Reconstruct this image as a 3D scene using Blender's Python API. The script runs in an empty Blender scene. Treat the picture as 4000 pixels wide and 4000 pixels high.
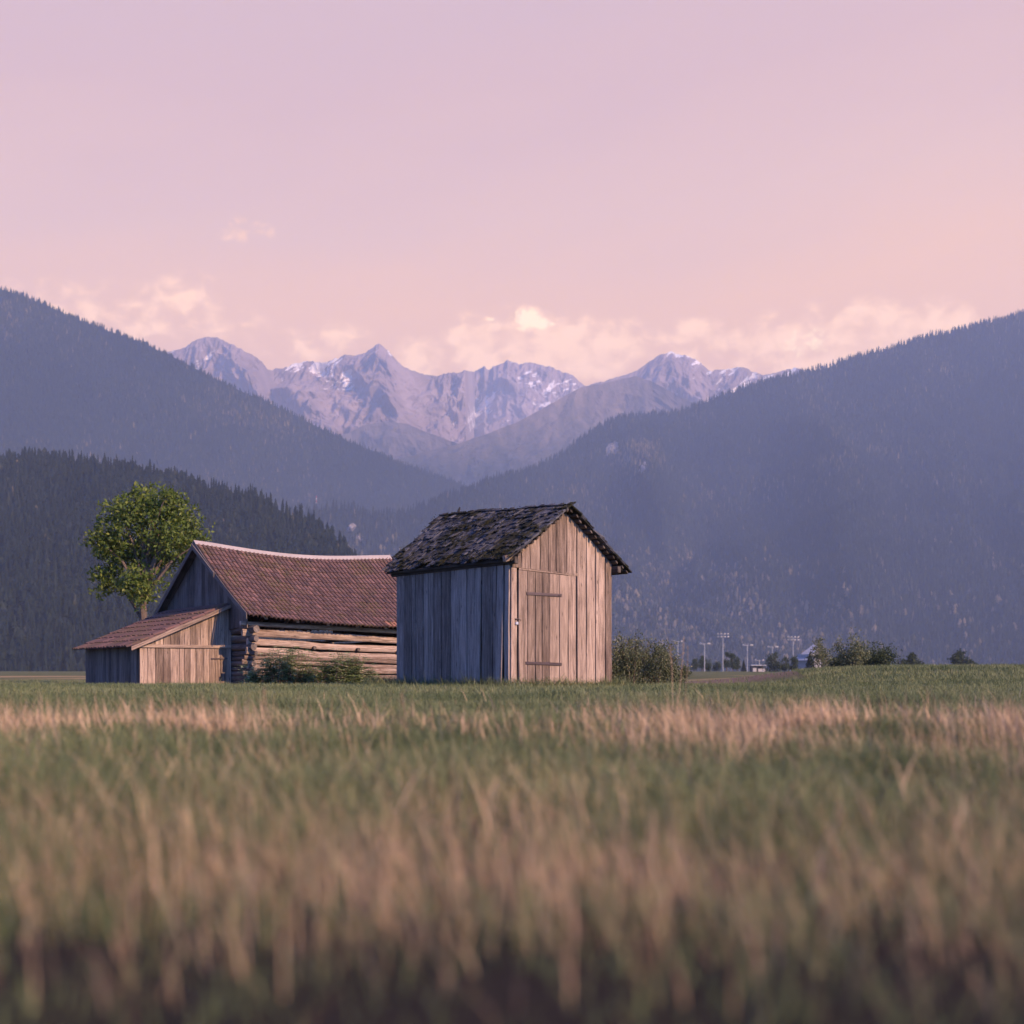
# Alpine meadow with a plank shed, a log barn, wooded hills and snowy mountains behind.
import bpy, math, random
import numpy as np
from mathutils import Vector

random.seed(7)
rng = np.random.default_rng(11)
sc = bpy.context.scene
COL = sc.collection
R = math.radians
F = 4500.0            # focal length in the photograph's 4000-pixel frame
HZ = 2640.0           # horizon row


def uv(px, py):       # 4000-frame pixel -> view slopes
    return (px - 2000.0) / F, (HZ - py) / F


def at(px, py, d):    # point seen at a pixel, at depth d
    u, v = uv(px, py)
    return Vector((u * d, d, v * d))


# ------------------------------------------------------------------ noise
def _hash(ix, iy, seed):
    h = (ix.astype(np.int64) * 374761393 + iy.astype(np.int64) * 668265263 + seed * 1442695041) & 0xffffffff
    h = ((h ^ (h >> 13)) * 1274126177) & 0xffffffff
    return ((h ^ (h >> 16)) & 0xffff) / 65535.0


def vnoise(x, y, seed=0):
    x = np.asarray(x, float); y = np.asarray(y, float)
    ix = np.floor(x); iy = np.floor(y)
    fx = x - ix; fy = y - iy
    fx = fx * fx * fx * (fx * (fx * 6 - 15) + 10); fy = fy * fy * fy * (fy * (fy * 6 - 15) + 10)
    a = _hash(ix, iy, seed); b = _hash(ix + 1, iy, seed)
    c = _hash(ix, iy + 1, seed); d = _hash(ix + 1, iy + 1, seed)
    return (a + (b - a) * fx) * (1 - fy) + (c + (d - c) * fx) * fy


def fbm(x, y, o=5, seed=0, gain=0.5):
    s = 0; a = 1; n = 0
    for k in range(o):
        s = s + a * (vnoise(x * 2 ** k, y * 2 ** k, seed + k * 17) - 0.5); n += a; a *= gain
    return s / n * 2


def ridged(x, y, o=5, seed=0):
    s = 0; a = 1; n = 0
    for k in range(o):
        s = s + a * (1 - np.abs(2 * vnoise(x * 2 ** k, y * 2 ** k, seed + k * 17) - 1)); n += a; a *= 0.5
    return s / n


def sstep(a, b, x):
    t = np.clip((np.asarray(x, float) - a) / (b - a), 0, 1)
    return t * t * (3 - 2 * t)


# ------------------------------------------------------------------ objects
def mesh_np(name, V, faces, mat, parent=None, vattr=None, fattr=None, smooth=False):
    """faces: list of (n,k) index arrays"""
    V = np.asarray(V, np.float32)
    if parent is not None:
        root = parent
        off = np.zeros(3)
        while root is not None:
            off += np.array(root.location); root = root.parent
        V = V - off.astype(np.float32)
    me = bpy.data.meshes.new(name)
    me.vertices.add(len(V)); me.vertices.foreach_set('co', V.ravel())
    tot = np.concatenate([np.full(len(f), f.shape[1], np.int32) for f in faces])
    idx = np.concatenate([np.asarray(f, np.int32).ravel() for f in faces])
    start = np.concatenate([[0], np.cumsum(tot)[:-1]]).astype(np.int32)
    me.loops.add(len(idx)); me.loops.foreach_set('vertex_index', idx)
    me.polygons.add(len(tot)); me.polygons.foreach_set('loop_start', start)
    me.polygons.foreach_set('loop_total', tot)
    me.polygons.foreach_set('use_smooth', np.full(len(tot), smooth))
    for k, a in (vattr or {}).items():
        at_ = me.attributes.new(k, 'FLOAT', 'POINT'); at_.data.foreach_set('value', np.asarray(a, np.float32))
    for k, a in (fattr or {}).items():
        at_ = me.attributes.new(k, 'FLOAT', 'FACE'); at_.data.foreach_set('value', np.asarray(a, np.float32))
    me.update(calc_edges=True)
    me.materials.append(mat)
    o = bpy.data.objects.new(name, me); COL.objects.link(o)
    if parent is not None: o.parent = parent
    return o


def tag(o, label=None, cat=None, group=None, kind=None):
    if label: o['label'] = label
    if cat: o['category'] = cat
    if group: o['group'] = group
    if kind: o['kind'] = kind
    return o


def thing(name, loc, label, cat, group=None):
    o = bpy.data.objects.new(name, None); COL.objects.link(o)
    o.location = loc; o.empty_display_size = 0.2
    return tag(o, label, cat, group)


class MB:
    def __init__(s):
        s.v = []; s.f = []; s.r = []; s.uv = []

    def quadstrip_box(s, rings, uvl, r, caps=True):
        """rings: list of 4-point rings along a length; uvl: v coordinate per ring"""
        b = len(s.v); n = len(rings[0])
        for g in rings: s.v.extend([tuple(p) for p in g])
        per = [0.0]
        for k in range(n):
            per.append(per[-1] + (Vector(rings[0][(k + 1) % n]) - Vector(rings[0][k])).length)
        for i in range(len(rings) - 1):
            for k in range(n):
                k2 = (k + 1) % n
                s.f.append((b + i * n + k, b + i * n + k2, b + (i + 1) * n + k2, b + (i + 1) * n + k))
                s.r.append(r)
                s.uv.append(((per[k], uvl[i]), (per[k + 1], uvl[i]), (per[k + 1], uvl[i + 1]), (per[k], uvl[i + 1])))
        if caps:
            for e, rev in ((0, True), (len(rings) - 1, False)):
                ids = [b + e * n + k for k in range(n)]
                if rev: ids = ids[::-1]
                s.f.append(tuple(ids)); s.r.append(r)
                s.uv.append(tuple((0.02 * math.cos(6.28 * k / n), uvl[e] + 0.02 * math.sin(6.28 * k / n)) for k in range(n)))

    def box(s, c, ax, ay, az, r=None):
        """centre and three half-axis vectors, long axis az"""
        c = Vector(c); ax = Vector(ax); ay = Vector(ay); az = Vector(az)
        r = random.random() if r is None else r
        q = [-ax - ay, ax - ay, ax + ay, -ax + ay]
        if ax.cross(ay).dot(az) < 0: q = q[::-1]
        L = az.length
        s.quadstrip_box([[c - az + p for p in q], [c + az + p for p in q]], [0, 2 * L], r)

    def plank(s, a0, a1, b0, b1, n, th, seg=5, wob=0.004, warp=0.006, r=None, off=None):
        a0, a1, b0, b1, n = map(Vector, (a0, a1, b0, b1, n))
        r = random.random() if r is None else r
        ph = random.random() * 50; w0 = random.uniform(-1, 1) * warp
        rings = []; uvl = []
        for i in range(seg + 1):
            t = i / seg
            l = a0.lerp(b0, t); rr = a1.lerp(b1, t); ac = (rr - l).normalized()
            q1 = (math.sin(ph + t * 7) + math.sin(ph * 2.3 + t * 17) * .5) * wob
            q2 = (math.sin(ph * 1.7 + t * 6) + math.sin(ph * 3.1 + t * 15) * .5) * wob
            d = n * (w0 * math.sin(ph + 3 * t) + (off[0] * (1 - t) + off[1] * t if off else 0))
            l = l + ac * q1 + d; rr = rr + ac * q2 + d
            rings.append([l, rr, rr + n * th, l + n * th]); uvl.append((l - a0).length + ph)
        if (Vector(rings[0][1]) - Vector(rings[0][0])).cross(n).dot(b0 - a0) < 0:
            rings = [g[::-1] for g in rings]
        s.quadstrip_box(rings, uvl, r)

    def tube(s, pts, rads, n=8, r=None, wob=0.0, caps=True, fx=1.0):
        r = random.random() if r is None else r
        rings = []; uvl = []; L = 0
        pts = [Vector(p) for p in pts]
        for i, p in enumerate(pts):
            t = (pts[min(i + 1, len(pts) - 1)] - pts[max(i - 1, 0)]).normalized()
            x = t.cross(Vector((0, 0, 1)))
            if x.length < 0.05: x = t.cross(Vector((0, 1, 0)))
            x.normalize(); y = t.cross(x)
            if i: L += (p - pts[i - 1]).length
            rings.append([p + (x * fx * math.cos(6.2832 * k / n) + y * math.sin(6.2832 * k / n)) * rads[i] * (1 + wob * random.uniform(-1, 1)) for k in range(n)])
            uvl.append(L)
        g = rings[0]
        c = (Vector(g[1]) - Vector(g[0])).cross(Vector(g[2]) - Vector(g[1]))
        if c.dot(pts[1] - pts[0]) < 0: rings = [q[::-1] for q in rings]
        s.quadstrip_box(rings, uvl, r, caps)

    def poly(s, pts, r=None, uvs=None):
        b = len(s.v); s.v.extend([tuple(p) for p in pts]); s.f.append(tuple(range(b, b + len(pts))))
        s.r.append(random.random() if r is None else r)
        s.uv.append(uvs or tuple((p[0] + p[1] * .7, p[2]) for p in pts))

    def build(s, name, mat, parent=None, smooth=False, bevel=0):
        off = Vector((0, 0, 0)); root = parent
        while root is not None: off += root.location; root = root.parent
        me = bpy.data.meshes.new(name)
        me.from_pydata([tuple(Vector(p) - off) for p in s.v], [], s.f)
        at_ = me.attributes.new('rnd', 'FLOAT', 'FACE'); at_.data.foreach_set('value', s.r)
        ul = me.uv_layers.new(name='UVMap')
        ul.data.foreach_set('uv', [c for f in s.uv for p in f for c in p])
        me.polygons.foreach_set('use_smooth', [smooth] * len(s.f))
        me.materials.append(mat); me.update()
        o = bpy.data.objects.new(name, me); COL.objects.link(o)
        if parent is not None: o.parent = parent
        if bevel:
            m = o.modifiers.new('edge', 'BEVEL'); m.width = bevel; m.segments = 1; m.limit_method = 'ANGLE'
        return o


# ------------------------------------------------------------------ materials
def new_mat(name):
    m = bpy.data.materials.new(name); m.use_nodes = True
    nt = m.node_tree; nt.nodes.clear()
    return m, nt


class NT:
    def __init__(s, nt): s.t = nt

    def n(s, typ, **kw):
        nd = s.t.nodes.new(typ)
        ins = kw.pop('ins', {})
        for k, v in kw.items(): setattr(nd, k, v)
        for k, v in ins.items():
            if hasattr(v, 'node'): s.t.links.new(v, nd.inputs[k])
            else: nd.inputs[k].default_value = v
        return nd

    def math(s, op, a, b=None, c=None, clamp=False):
        ins = {0: a}
        if b is not None: ins[1] = b
        if c is not None: ins[2] = c
        return s.n('ShaderNodeMath', operation=op, use_clamp=clamp, ins=ins).outputs[0]

    def ramp(s, fac, stops, interp='LINEAR'):
        nd = s.n('ShaderNodeValToRGB', ins={0: fac}); cr = nd.color_ramp; cr.interpolation = interp
        while len(cr.elements) < len(stops): cr.elements.new(0.5)
        for e, (p, c) in zip(cr.elements, stops):
            e.position = p; e.color = (*c, 1) if len(c) == 3 else c
        return nd.outputs[0]

    def mix(s, f, a, b, typ='MIX'):
        nd = s.n('ShaderNodeMix', data_type='RGBA', blend_type=typ)
        for k, v in ((0, f), (6, a), (7, b)):
            if hasattr(v, 'node'): s.t.links.new(v, nd.inputs[k])
            else: nd.inputs[k].default_value = v if k == 0 else ((*v, 1) if len(v) == 3 else v)
        return nd.outputs[2]

    def noise(s, vec, scale, detail=4, rough=0.55, dist=0.0):
        ins = {'Scale': scale, 'Detail': detail, 'Roughness': rough, 'Distortion': dist}
        if vec is not None: ins['Vector'] = vec
        return s.n('ShaderNodeTexNoise', ins=ins).outputs[0]

    def mrange(s, x, a, b, c=0.0, d=1.0, smooth=True):
        return s.n('ShaderNodeMapRange', interpolation_type='SMOOTHSTEP' if smooth else 'LINEAR',
                   ins={0: x, 1: a, 2: b, 3: c, 4: d}).outputs[0]

    def vec(s, x, y, z):
        return s.n('ShaderNodeCombineXYZ', ins={0: x, 1: y, 2: z}).outputs[0]

    def scalev(s, v, k):
        return s.n('ShaderNodeVectorMath', operation='MULTIPLY', ins={0: v, 1: k}).outputs[0]

    def attr(s, name):
        return s.n('ShaderNodeAttribute', attribute_name=name).outputs['Fac']

    def pos(s):
        return s.n('ShaderNodeNewGeometry').outputs['Position']

    def out(s, col, rough=0.8, bump=None, bstr=0.3, bdist=0.01, spec=0.25, metal=0.0, transl=None):
        p = s.n('ShaderNodeBsdfPrincipled')
        for k, v in (('Base Color', col), ('Roughness', rough), ('Specular IOR Level', spec), ('Metallic', metal)):
            if hasattr(v, 'node'): s.t.links.new(v, p.inputs[k])
            else: p.inputs[k].default_value = (*v, 1) if k == 'Base Color' else v
        if bump is not None:
            b = s.n('ShaderNodeBump', ins={'Height': bump, 'Strength': bstr, 'Distance': bdist})
            s.t.links.new(b.outputs[0], p.inputs['Normal'])
        res = p.outputs[0]
        if transl:
            t = s.n('ShaderNodeBsdfTranslucent')
            if hasattr(col, 'node'): s.t.links.new(col, t.inputs[0])
            else: t.inputs[0].default_value = (*col, 1)
            m = s.n('ShaderNodeMixShader', ins={0: transl}); s.t.links.new(res, m.inputs[1]); s.t.links.new(t.outputs[0], m.inputs[2])
            res = m.outputs[0]
        o = s.n('ShaderNodeOutputMaterial'); s.t.links.new(res, o.inputs[0])


def wood_mat(name, dark, mid, light, blot=(0.5, 0.5, 0.5), grain=1.0, moss=None, bstr=0.5):
    m, nt = new_mat(name); N = NT(nt)
    u_ = N.n('ShaderNodeUVMap', uv_map='UVMap').outputs[0]
    sp = N.n('ShaderNodeSeparateXYZ', ins={0: u_})
    r = N.attr('rnd')
    rz = N.math('MULTIPLY', r, 37.0)
    v1 = N.vec(N.math('MULTIPLY', sp.outputs[0], 55.0 * grain), N.math('MULTIPLY', sp.outputs[1], 2.2), rz)
    g1 = N.noise(v1, 1.0, 6, 0.65, 0.4)
    v2 = N.vec(N.math('MULTIPLY', sp.outputs[0], 14.0), N.math('MULTIPLY', sp.outputs[1], 0.9), rz)
    g2 = N.noise(v2, 1.0, 4, 0.6, 0.8)
    v3 = N.vec(N.math('MULTIPLY', sp.outputs[0], 90.0), N.math('MULTIPLY', sp.outputs[1], 60.0), rz)
    g3 = N.noise(v3, 1.0, 3, 0.7)
    f = N.math('ADD', N.math('MULTIPLY', g1, 0.5), N.math('ADD', N.math('MULTIPLY', g2, 0.3), N.math('MULTIPLY', g3, 0.2)))
    f = N.math('ADD', f, N.math('MULTIPLY', N.math('SUBTRACT', r, 0.5), 0.16))
    col = N.ramp(f, [(0.30, dark), (0.47, mid), (0.64, light)])
    big = N.noise(N.scalev(N.pos(), (1.3, 1.3, 0.8)), 1.0, 4, 0.6)
    col = N.mix(N.mrange(big, 0.45, 0.75, 0, 0.55), col, blot, 'MULTIPLY')
    # knots
    vk = N.vec(N.math('MULTIPLY', sp.outputs[0], 9.0), N.math('MULTIPLY', sp.outputs[1], 2.1), rz)
    kn = N.n('ShaderNodeTexVoronoi', ins={'Vector': vk, 'Scale': 1.0}).outputs[0]
    col = N.mix(N.mrange(kn, 0.05, 0.13, 0.75, 0.0), col, (dark[0] * .5, dark[1] * .5, dark[2] * .5))
    if moss:
        mn = N.noise(N.pos(), 1.7, 6, 0.62); mn2 = N.noise(N.pos(), 9.0, 4, 0.6)
        mm = N.mrange(N.math('ADD', mn, N.math('MULTIPLY', mn2, 0.45)), 0.70, 0.80)
        col = N.mix(mm, col, moss)
    N.out(col, 0.88, N.math('ADD', g1, N.math('MULTIPLY', g3, 0.6)), bstr, 0.012, 0.15)
    return m


def plain(name, col, rough=0.7, var=0.25, scale=8.0, metal=0.0, spec=0.3):
    m, nt = new_mat(name); N = NT(nt)
    n = N.noise(N.pos(), scale, 5, 0.6)
    c2 = tuple(c * (1 - var) for c in col); c3 = tuple(min(1, c * (1 + var)) for c in col)
    N.out(N.ramp(n, [(0.3, c2), (0.7, c3)]), rough, n, 0.15, 0.01, spec, metal)
    return m


def leaf_mat(name, stops, transl=0.3, rough=0.6, patch=None):
    m, nt = new_mat(name); N = NT(nt)
    r = N.attr('rnd')
    if patch:
        pn = N.noise(N.pos(), patch[0], 3, 0.6)
        r = N.math('ADD', N.math('MULTIPLY', r, 1 - patch[1]), N.math('MULTIPLY', N.mrange(pn, 0.3, 0.7), patch[1]))
    N.out(N.ramp(r, stops), rough, spec=0.2, transl=transl)
    return m


M = {}
M['wood_front'] = wood_mat('weathered_plank', (0.03, 0.021, 0.017), (0.19, 0.138, 0.106), (0.48, 0.357, 0.275), (0.5, 0.46, 0.48))
M['wood_door'] = wood_mat('door_plank', (0.028, 0.020, 0.016), (0.165, 0.12, 0.092), (0.39, 0.29, 0.222), (0.7, 0.66, 0.66))
M['wood_side'] = wood_mat('grey_plank', (0.04, 0.032, 0.028), (0.175, 0.140, 0.118), (0.40, 0.33, 0.285), (0.5, 0.5, 0.5))
M['wood_dark'] = wood_mat('shaded_beam', (0.018, 0.014, 0.012), (0.06, 0.048, 0.04), (0.15, 0.12, 0.10))  # darkened so the shade under the eaves sits in the wood colour
M['shake'] = wood_mat('roof_shake', (0.014, 0.014, 0.016), (0.045, 0.045, 0.052), (0.15, 0.15, 0.165), (0.5, 0.5, 0.52), moss=(0.02, 0.02, 0.011), bstr=0.8)
M['log'] = wood_mat('hewn_log', (0.035, 0.024, 0.019), (0.20, 0.145, 0.112), (0.50, 0.38, 0.305), (0.62, 0.55, 0.52), grain=0.6)
M['gable'] = wood_mat('gable_plank', (0.028, 0.022, 0.019), (0.105, 0.084, 0.071), (0.24, 0.195, 0.165))
M['strap'] = wood_mat('hinge_bar', (0.04, 0.028, 0.028), (0.085, 0.064, 0.064), (0.14, 0.105, 0.10))
M['moss'] = leaf_mat('roof_moss', [(0, (0.012, 0.013, 0.006)), (0.6, (0.03, 0.032, 0.012)), (0.9, (0.055, 0.052, 0.018)), (1, (0.11, 0.10, 0.02))], 0.1, 0.9)
M['metal'] = plain('ridge_sheet', (0.38, 0.32, 0.28), 0.55, 0.12, 1.5)
M['iron'] = plain('iron', (0.09, 0.07, 0.06), 0.6, 0.3, 60, 0.5)
M['brass'] = plain('padlock_metal', (0.65, 0.62, 0.58), 0.35, 0.1, 60, 0.6)
M['stone'] = plain('stone', (0.30, 0.26, 0.24), 0.9, 0.3, 20)
M['pole'] = plain('mast_steel', (0.36, 0.36, 0.36), 0.5, 0.1, 2)
M['lamp'] = plain('lamp_casing', (0.52, 0.49, 0.46), 0.4, 0.1, 2)
M['hall_wall'] = plain('hall_render', (0.40, 0.38, 0.37), 0.8, 0.08, 1)
M['white'] = plain('white_render', (0.72, 0.70, 0.68), 0.8, 0.06, 1)
M['greyroof'] = plain('grey_roof', (0.36, 0.37, 0.38), 0.6, 0.12, 0.6)
M['darkpanel'] = plain('dark_panel', (0.06, 0.06, 0.07), 0.6, 0.2, 2)
M['glass'] = plain('window_glass', (0.03, 0.04, 0.05), 0.1, 0.1, 2, spec=0.6)
M['red'] = plain('red_paint', (0.5, 0.07, 0.04), 0.6, 0.1, 1)
M['bird'] = plain('dark_plumage', (0.02, 0.02, 0.022), 0.7, 0.2, 60)
M['bark'] = plain('bark', (0.12, 0.09, 0.07), 0.9, 0.4, 12)
M['grass'] = leaf_mat('grass_blade', [(0, (0.055, 0.08, 0.034)), (0.4, (0.125, 0.158, 0.07)), (0.8, (0.25, 0.265, 0.125)), (1, (0.46, 0.38, 0.22))], 0.3, 0.55, (0.35, 0.35))
M['straw'] = leaf_mat('straw', [(0, (0.22, 0.15, 0.09)), (0.5, (0.48, 0.335, 0.205)), (1, (0.76, 0.55, 0.34))], 0.3, 0.7)
M['leaf_tree'] = leaf_mat('tree_leaf', [(0, (0.045, 0.075, 0.014)), (0.6, (0.11, 0.155, 0.03)), (1, (0.26, 0.27, 0.065))], 0.35, 0.5)
M['leaf_bush'] = leaf_mat('willow_leaf', [(0, (0.05, 0.062, 0.03)), (0.5, (0.115, 0.135, 0.065)), (0.8, (0.24, 0.25, 0.14)), (1, (0.48, 0.40, 0.25))], 0.3, 0.5)
M['leaf_elder'] = leaf_mat('elder_leaf', [(0, (0.10, 0.145, 0.055)), (0.6, (0.24, 0.31, 0.13)), (1, (0.50, 0.54, 0.29))], 0.3, 0.45)
M['leaf_far'] = leaf_mat('far_leaf', [(0, (0.022, 0.035, 0.018)), (0.6, (0.05, 0.07, 0.03)), (1, (0.12, 0.13, 0.055))], 0.25, 0.6)
M['conifer'] = leaf_mat('conifer', [(0, (0.003, 0.007, 0.006)), (0.45, (0.008, 0.015, 0.011)), (0.72, (0.026, 0.032, 0.018)), (1, (0.20, 0.15, 0.08))], 0.0, 0.8)  # lighter stops paint sunlit brown crowns against darker shaded ones

# ------------------------------------------------------------------ ground
P0 = Vector((-0.03, 22.5, 0))
A = R(42)
U = Vector((math.cos(A), math.sin(A), 0)); NF = Vector((math.sin(A), -math.cos(A), 0)); V3 = -NF; Z3 = Vector((0, 0, 1))
W, L = 2.85, 3.69
AB = R(38)
UB = Vector((math.cos(AB), math.sin(AB), 0)); NB = Vector((math.sin(AB), -math.cos(AB), 0))


def gz(x, y):
    x = np.asarray(x, float); y = np.asarray(y, float)
    d = np.maximum(y, 0.5)
    z = -0.53 + 0.28 * sstep(0.5, 23, d)
    z = z - 0.10 * sstep(24, 33, d) * (1 - sstep(-1.5, 3, x))
    z = z + 0.55 * sstep(4.5, 12, x) * sstep(18, 40, d) * (1 - sstep(44, 70, d))
    z = z - 0.24 * sstep(25, 40, d) * np.exp(-((x - 6.0 - (d - 27) * .12) / 3.0) ** 2)
    r = np.hypot(x, y)
    z = z + 2.25 * sstep(48, 560, r) * 1.0
    z = z + 0.035 * fbm(x * .35, y * .35, 3, 5) * (1 - sstep(40, 120, d)) + 0.016 * fbm(x * 1.7, y * 1.7, 3, 9) * (1 - sstep(25, 60, d))
    return z


def gz1(x, y): return float(gz(np.array([x]), np.array([y]))[0])


ys = np.concatenate([np.linspace(-60, 0, 7), np.linspace(0.4, 30, 160), np.linspace(30.5, 120, 110), np.geomspace(122, 1200, 60), np.geomspace(1300, 8600, 14)])
xr = np.concatenate([-np.geomspace(8400, 41, 40), np.linspace(-40, 40, 220), np.geomspace(41, 8400, 40)])
X, Y = np.meshgrid(xr, ys)
Zg = gz(X, Y)
ny, nx = X.shape
ii = (np.arange(ny - 1)[:, None] * nx + np.arange(nx - 1)[None, :]).ravel()
quads = np.stack([ii, ii + 1, ii + nx + 1, ii + nx], 1)
m, nt = new_mat('meadow_soil'); N = NT(nt)
p = N.pos()
n1 = N.noise(p, 0.35, 5, 0.6); n2 = N.noise(p, 6.0, 6, 0.65); n3 = N.noise(p, 60.0, 4, 0.7)
green = N.ramp(N.math('ADD', N.math('MULTIPLY', n1, .5), N.math('MULTIPLY', n2, .5)), [(0.3, (0.045, 0.055, 0.022)), (0.5, (0.10, 0.115, 0.05)), (0.7, (0.20, 0.17, 0.09))])
soil = N.ramp(n3, [(0.3, (0.012, 0.010, 0.009)), (0.7, (0.035, 0.03, 0.024))])
sx = N.n('ShaderNodeSeparateXYZ', ins={0: p})
near = N.mrange(sx.outputs[1], 4.0, 22.0)
col = N.mix(near, soil, green)
# bare earth strip and dry strip in the far field
e1 = N.math('MULTIPLY', N.mrange(sx.outputs[1], 36, 44), N.mrange(sx.outputs[1], 92, 70))
ex = N.math('ADD', N.math('MULTIPLY', sx.outputs[1], 0.205), N.math('MULTIPLY', n1, 3.0))
e2 = N.mrange(N.math('SUBTRACT', sx.outputs[0], ex), 1.6, 0.2)
earth = N.ramp(n2, [(0.3, (0.10, 0.07, 0.055)), (0.7, (0.23, 0.165, 0.125))])
col = N.mix(N.math('MULTIPLY', e1, e2), col, earth)
e3 = N.math('MULTIPLY', N.mrange(sx.outputs[1], 88, 100), N.mrange(sx.outputs[1], 180, 140))
col = N.mix(N.math('MULTIPLY', e3, N.mrange(N.noise(N.scalev(p, (.05, .01, .05)), 1.0, 2), .40, .6)), col, (0.34, 0.24, 0.12))
N.out(col, 0.95, n3, 0.5, 0.02, 0.1)
M['ground'] = m
tag(mesh_np('ground', np.stack([X.ravel(), Y.ravel(), Zg.ravel()], 1), [quads], m, smooth=True), kind='structure')


# ------------------------------------------------------------------ grass
def blades(P, h, w, az, lean, rnd, S=3, curve=1.0, orient=None):
    n = len(P)
    orient = rng.uniform(0, np.pi, n) if orient is None else orient
    ac = np.stack([np.cos(orient), np.sin(orient), np.zeros(n)], 1)
    ld = np.stack([np.cos(az), np.sin(az), np.zeros(n)], 1)
    vs = []
    for k in range(S + 1):
        t = k / S
        c = P + ld * (h * lean * (t ** (1 + curve)))[:, None]
        c = c + np.array([0, 0, 1.0]) * (h * t * (1 - 0.35 * lean * t))[:, None]
        if k == S: vs.append(c[:, None, :])
        else:
            hw = (w * 0.5 * (1 - 0.75 * t ** 2))[:, None] * ac
            vs.append(np.stack([c - hw, c + hw], 1))
    V = np.concatenate(vs, 1)           # n, 2S+1, 3
    m_ = 2 * S + 1
    base = (np.arange(n) * m_)[:, None]
    qs = [base + np.array([2 * k, 2 * k + 1, 2 * k + 3, 2 * k + 2]) for k in range(S - 1)]
    Q = np.concatenate(qs, 0) if qs else np.zeros((0, 4), int)
    T = base + np.array([2 * S - 2, 2 * S - 1, 2 * S])
    nq = S - 1
    fr = np.concatenate([np.tile(rnd, nq), rnd]) if nq else rnd
    return V.reshape(-1, 3), Q, T, fr


def join_np(parts):
    Vs = []; Qs = []; Ts = []; rq = []; rt = []; b = 0
    for V, Q, T, fr in parts:
        Vs.append(V); Qs.append(Q + b); Ts.append(T + b); rq.append(fr[:len(Q)]); rt.append(fr[len(Q):]); b += len(V)
    return np.concatenate(Vs), np.concatenate(Qs), np.concatenate(Ts), np.concatenate(rq + rt)


def in_building(x, y):
    P = np.stack([x, y], 1)
    a = P - np.array(P0[:2]); k = a @ np.array(U[:2]); t = a @ np.array(V3[:2])
    s1 = (k > -.02) & (k < W + .02) & (t > -.02) & (t < L + .02)
    b = P - np.array((-7.5, 33.0)); k = b @ np.array(UB[:2]); t = -(b @ np.array(NB[:2]))
    s2 = (k > 0) & (k < 6.3) & (t > 0.05) & (t < 7)
    s3 = (k > -2.7) & (k < 0) & (t > 1.3) & (t < 6)
    return s1 | s2 | s3


def field(d0, d1, dens, wid=0.56, xmin=None):
    if d0 < 0: n = int(dens * 8 * (d1 - d0)); return rng.uniform(-4, 4, n), rng.uniform(d0, d1, n)
    n = int(dens * wid * (d1 ** 2 - d0 ** 2))
    d = np.sqrt(rng.uniform(d0 ** 2, d1 ** 2, n)); x = rng.uniform(-wid, wid, n) * d
    if d0 < 16:                  # the meadow goes on to both sides of the view
        n2_ = int(dens * .45 * 7.0 * (d1 - d0)); d2 = rng.uniform(d0, d1, n2_)
        x2 = wid * d2 + 3.5 * rng.uniform(0, 1, n2_); x2 = np.where(rng.uniform(0, 1, n2_) < .5, x2, -x2)
        x = np.concatenate([x, x2]); d = np.concatenate([d, d2])
    return x, d


parts = []
for d0, d1, dens, h0, w0, S in ((-1.5, 1.3, 500, 0.09, 0.006, 2), (1.3, 2.2, 1100, 0.09, 0.004, 3), (2.2, 3.0, 2400, 0.13, 0.004, 3), (3.0, 4.0, 2900, 0.14, 0.0045, 3), (4.0, 9.0, 2500, 0.14, 0.006, 3), (9.0, 16.0, 1300, 0.115, 0.008, 2),
                                (16.0, 27.0, 640, 0.11, 0.011, 2), (27, 46, 230, 0.13, 0.017, 2), (46, 75, 40, 0.14, 0.03, 1)):
    x, y = field(d0, d1, dens)
    cl = fbm(x * 1.1, y * 1.1, 3, 21) + .6 * fbm(x * 4, y * 4, 2, 33)
    keep = (rng.uniform(0, 1, len(x)) < np.clip(.72 + .6 * cl, .15, 1)) & ~in_building(x, y)
    dirt = (y > 33) & (y < 95) & (x < .205 * y + 1.8) & (x > 2)
    keep &= ~dirt | (rng.uniform(0, 1, len(x)) < .05)
    x = x[keep]; y = y[keep]; n = len(x); cl = cl[keep]
    h = h0 * rng.uniform(.45, 1.25, n) * (1 + .4 * cl)
    rnd = np.clip(rng.normal(.45, .2, n), 0, .93); dry = rng.uniform(0, 1, n) < .05; rnd[dry] = rng.uniform(.9, 1, dry.sum())
    parts.append(blades(np.stack([x, y, gz(x, y) - .01], 1), h, w0 * rng.uniform(.6, 1.3, n), rng.uniform(0, 6.28, n), rng.uniform(.1, 1.0, n), rnd, S))
# longer grass along the foot of the shed
edge = []
for i in range(6500):
    q = random.random()
    if q < .42: k, t = random.uniform(-.2, W + .5), -abs(random.gauss(.03, .12))
    elif q < .85: k, t = -abs(random.gauss(.03, .15)), random.uniform(-.1, L + .5)
    else: k, t = W + abs(random.gauss(.03, .2)), random.uniform(-.2, 1)
    q = P0 + U * k + V3 * t; edge.append((q.x, q.y))
for i in range(2600):     # dark tuft at the far left corner of the shed
    q = P0 + U * (-.25 + random.gauss(0, .22)) + V3 * (L + .1 + random.gauss(0, .35)); edge.append((q.x, q.y))
for i in range(3000):     # foot of the barn
    q = Vector((-7.5, 33, 0)) + UB * random.uniform(-2.8, 6.3) + NB * abs(random.gauss(.05, .25)); edge.append((q.x, q.y))
edge = np.array(edge); edge = edge[~in_building(edge[:, 0], edge[:, 1])]
n = len(edge)
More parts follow.
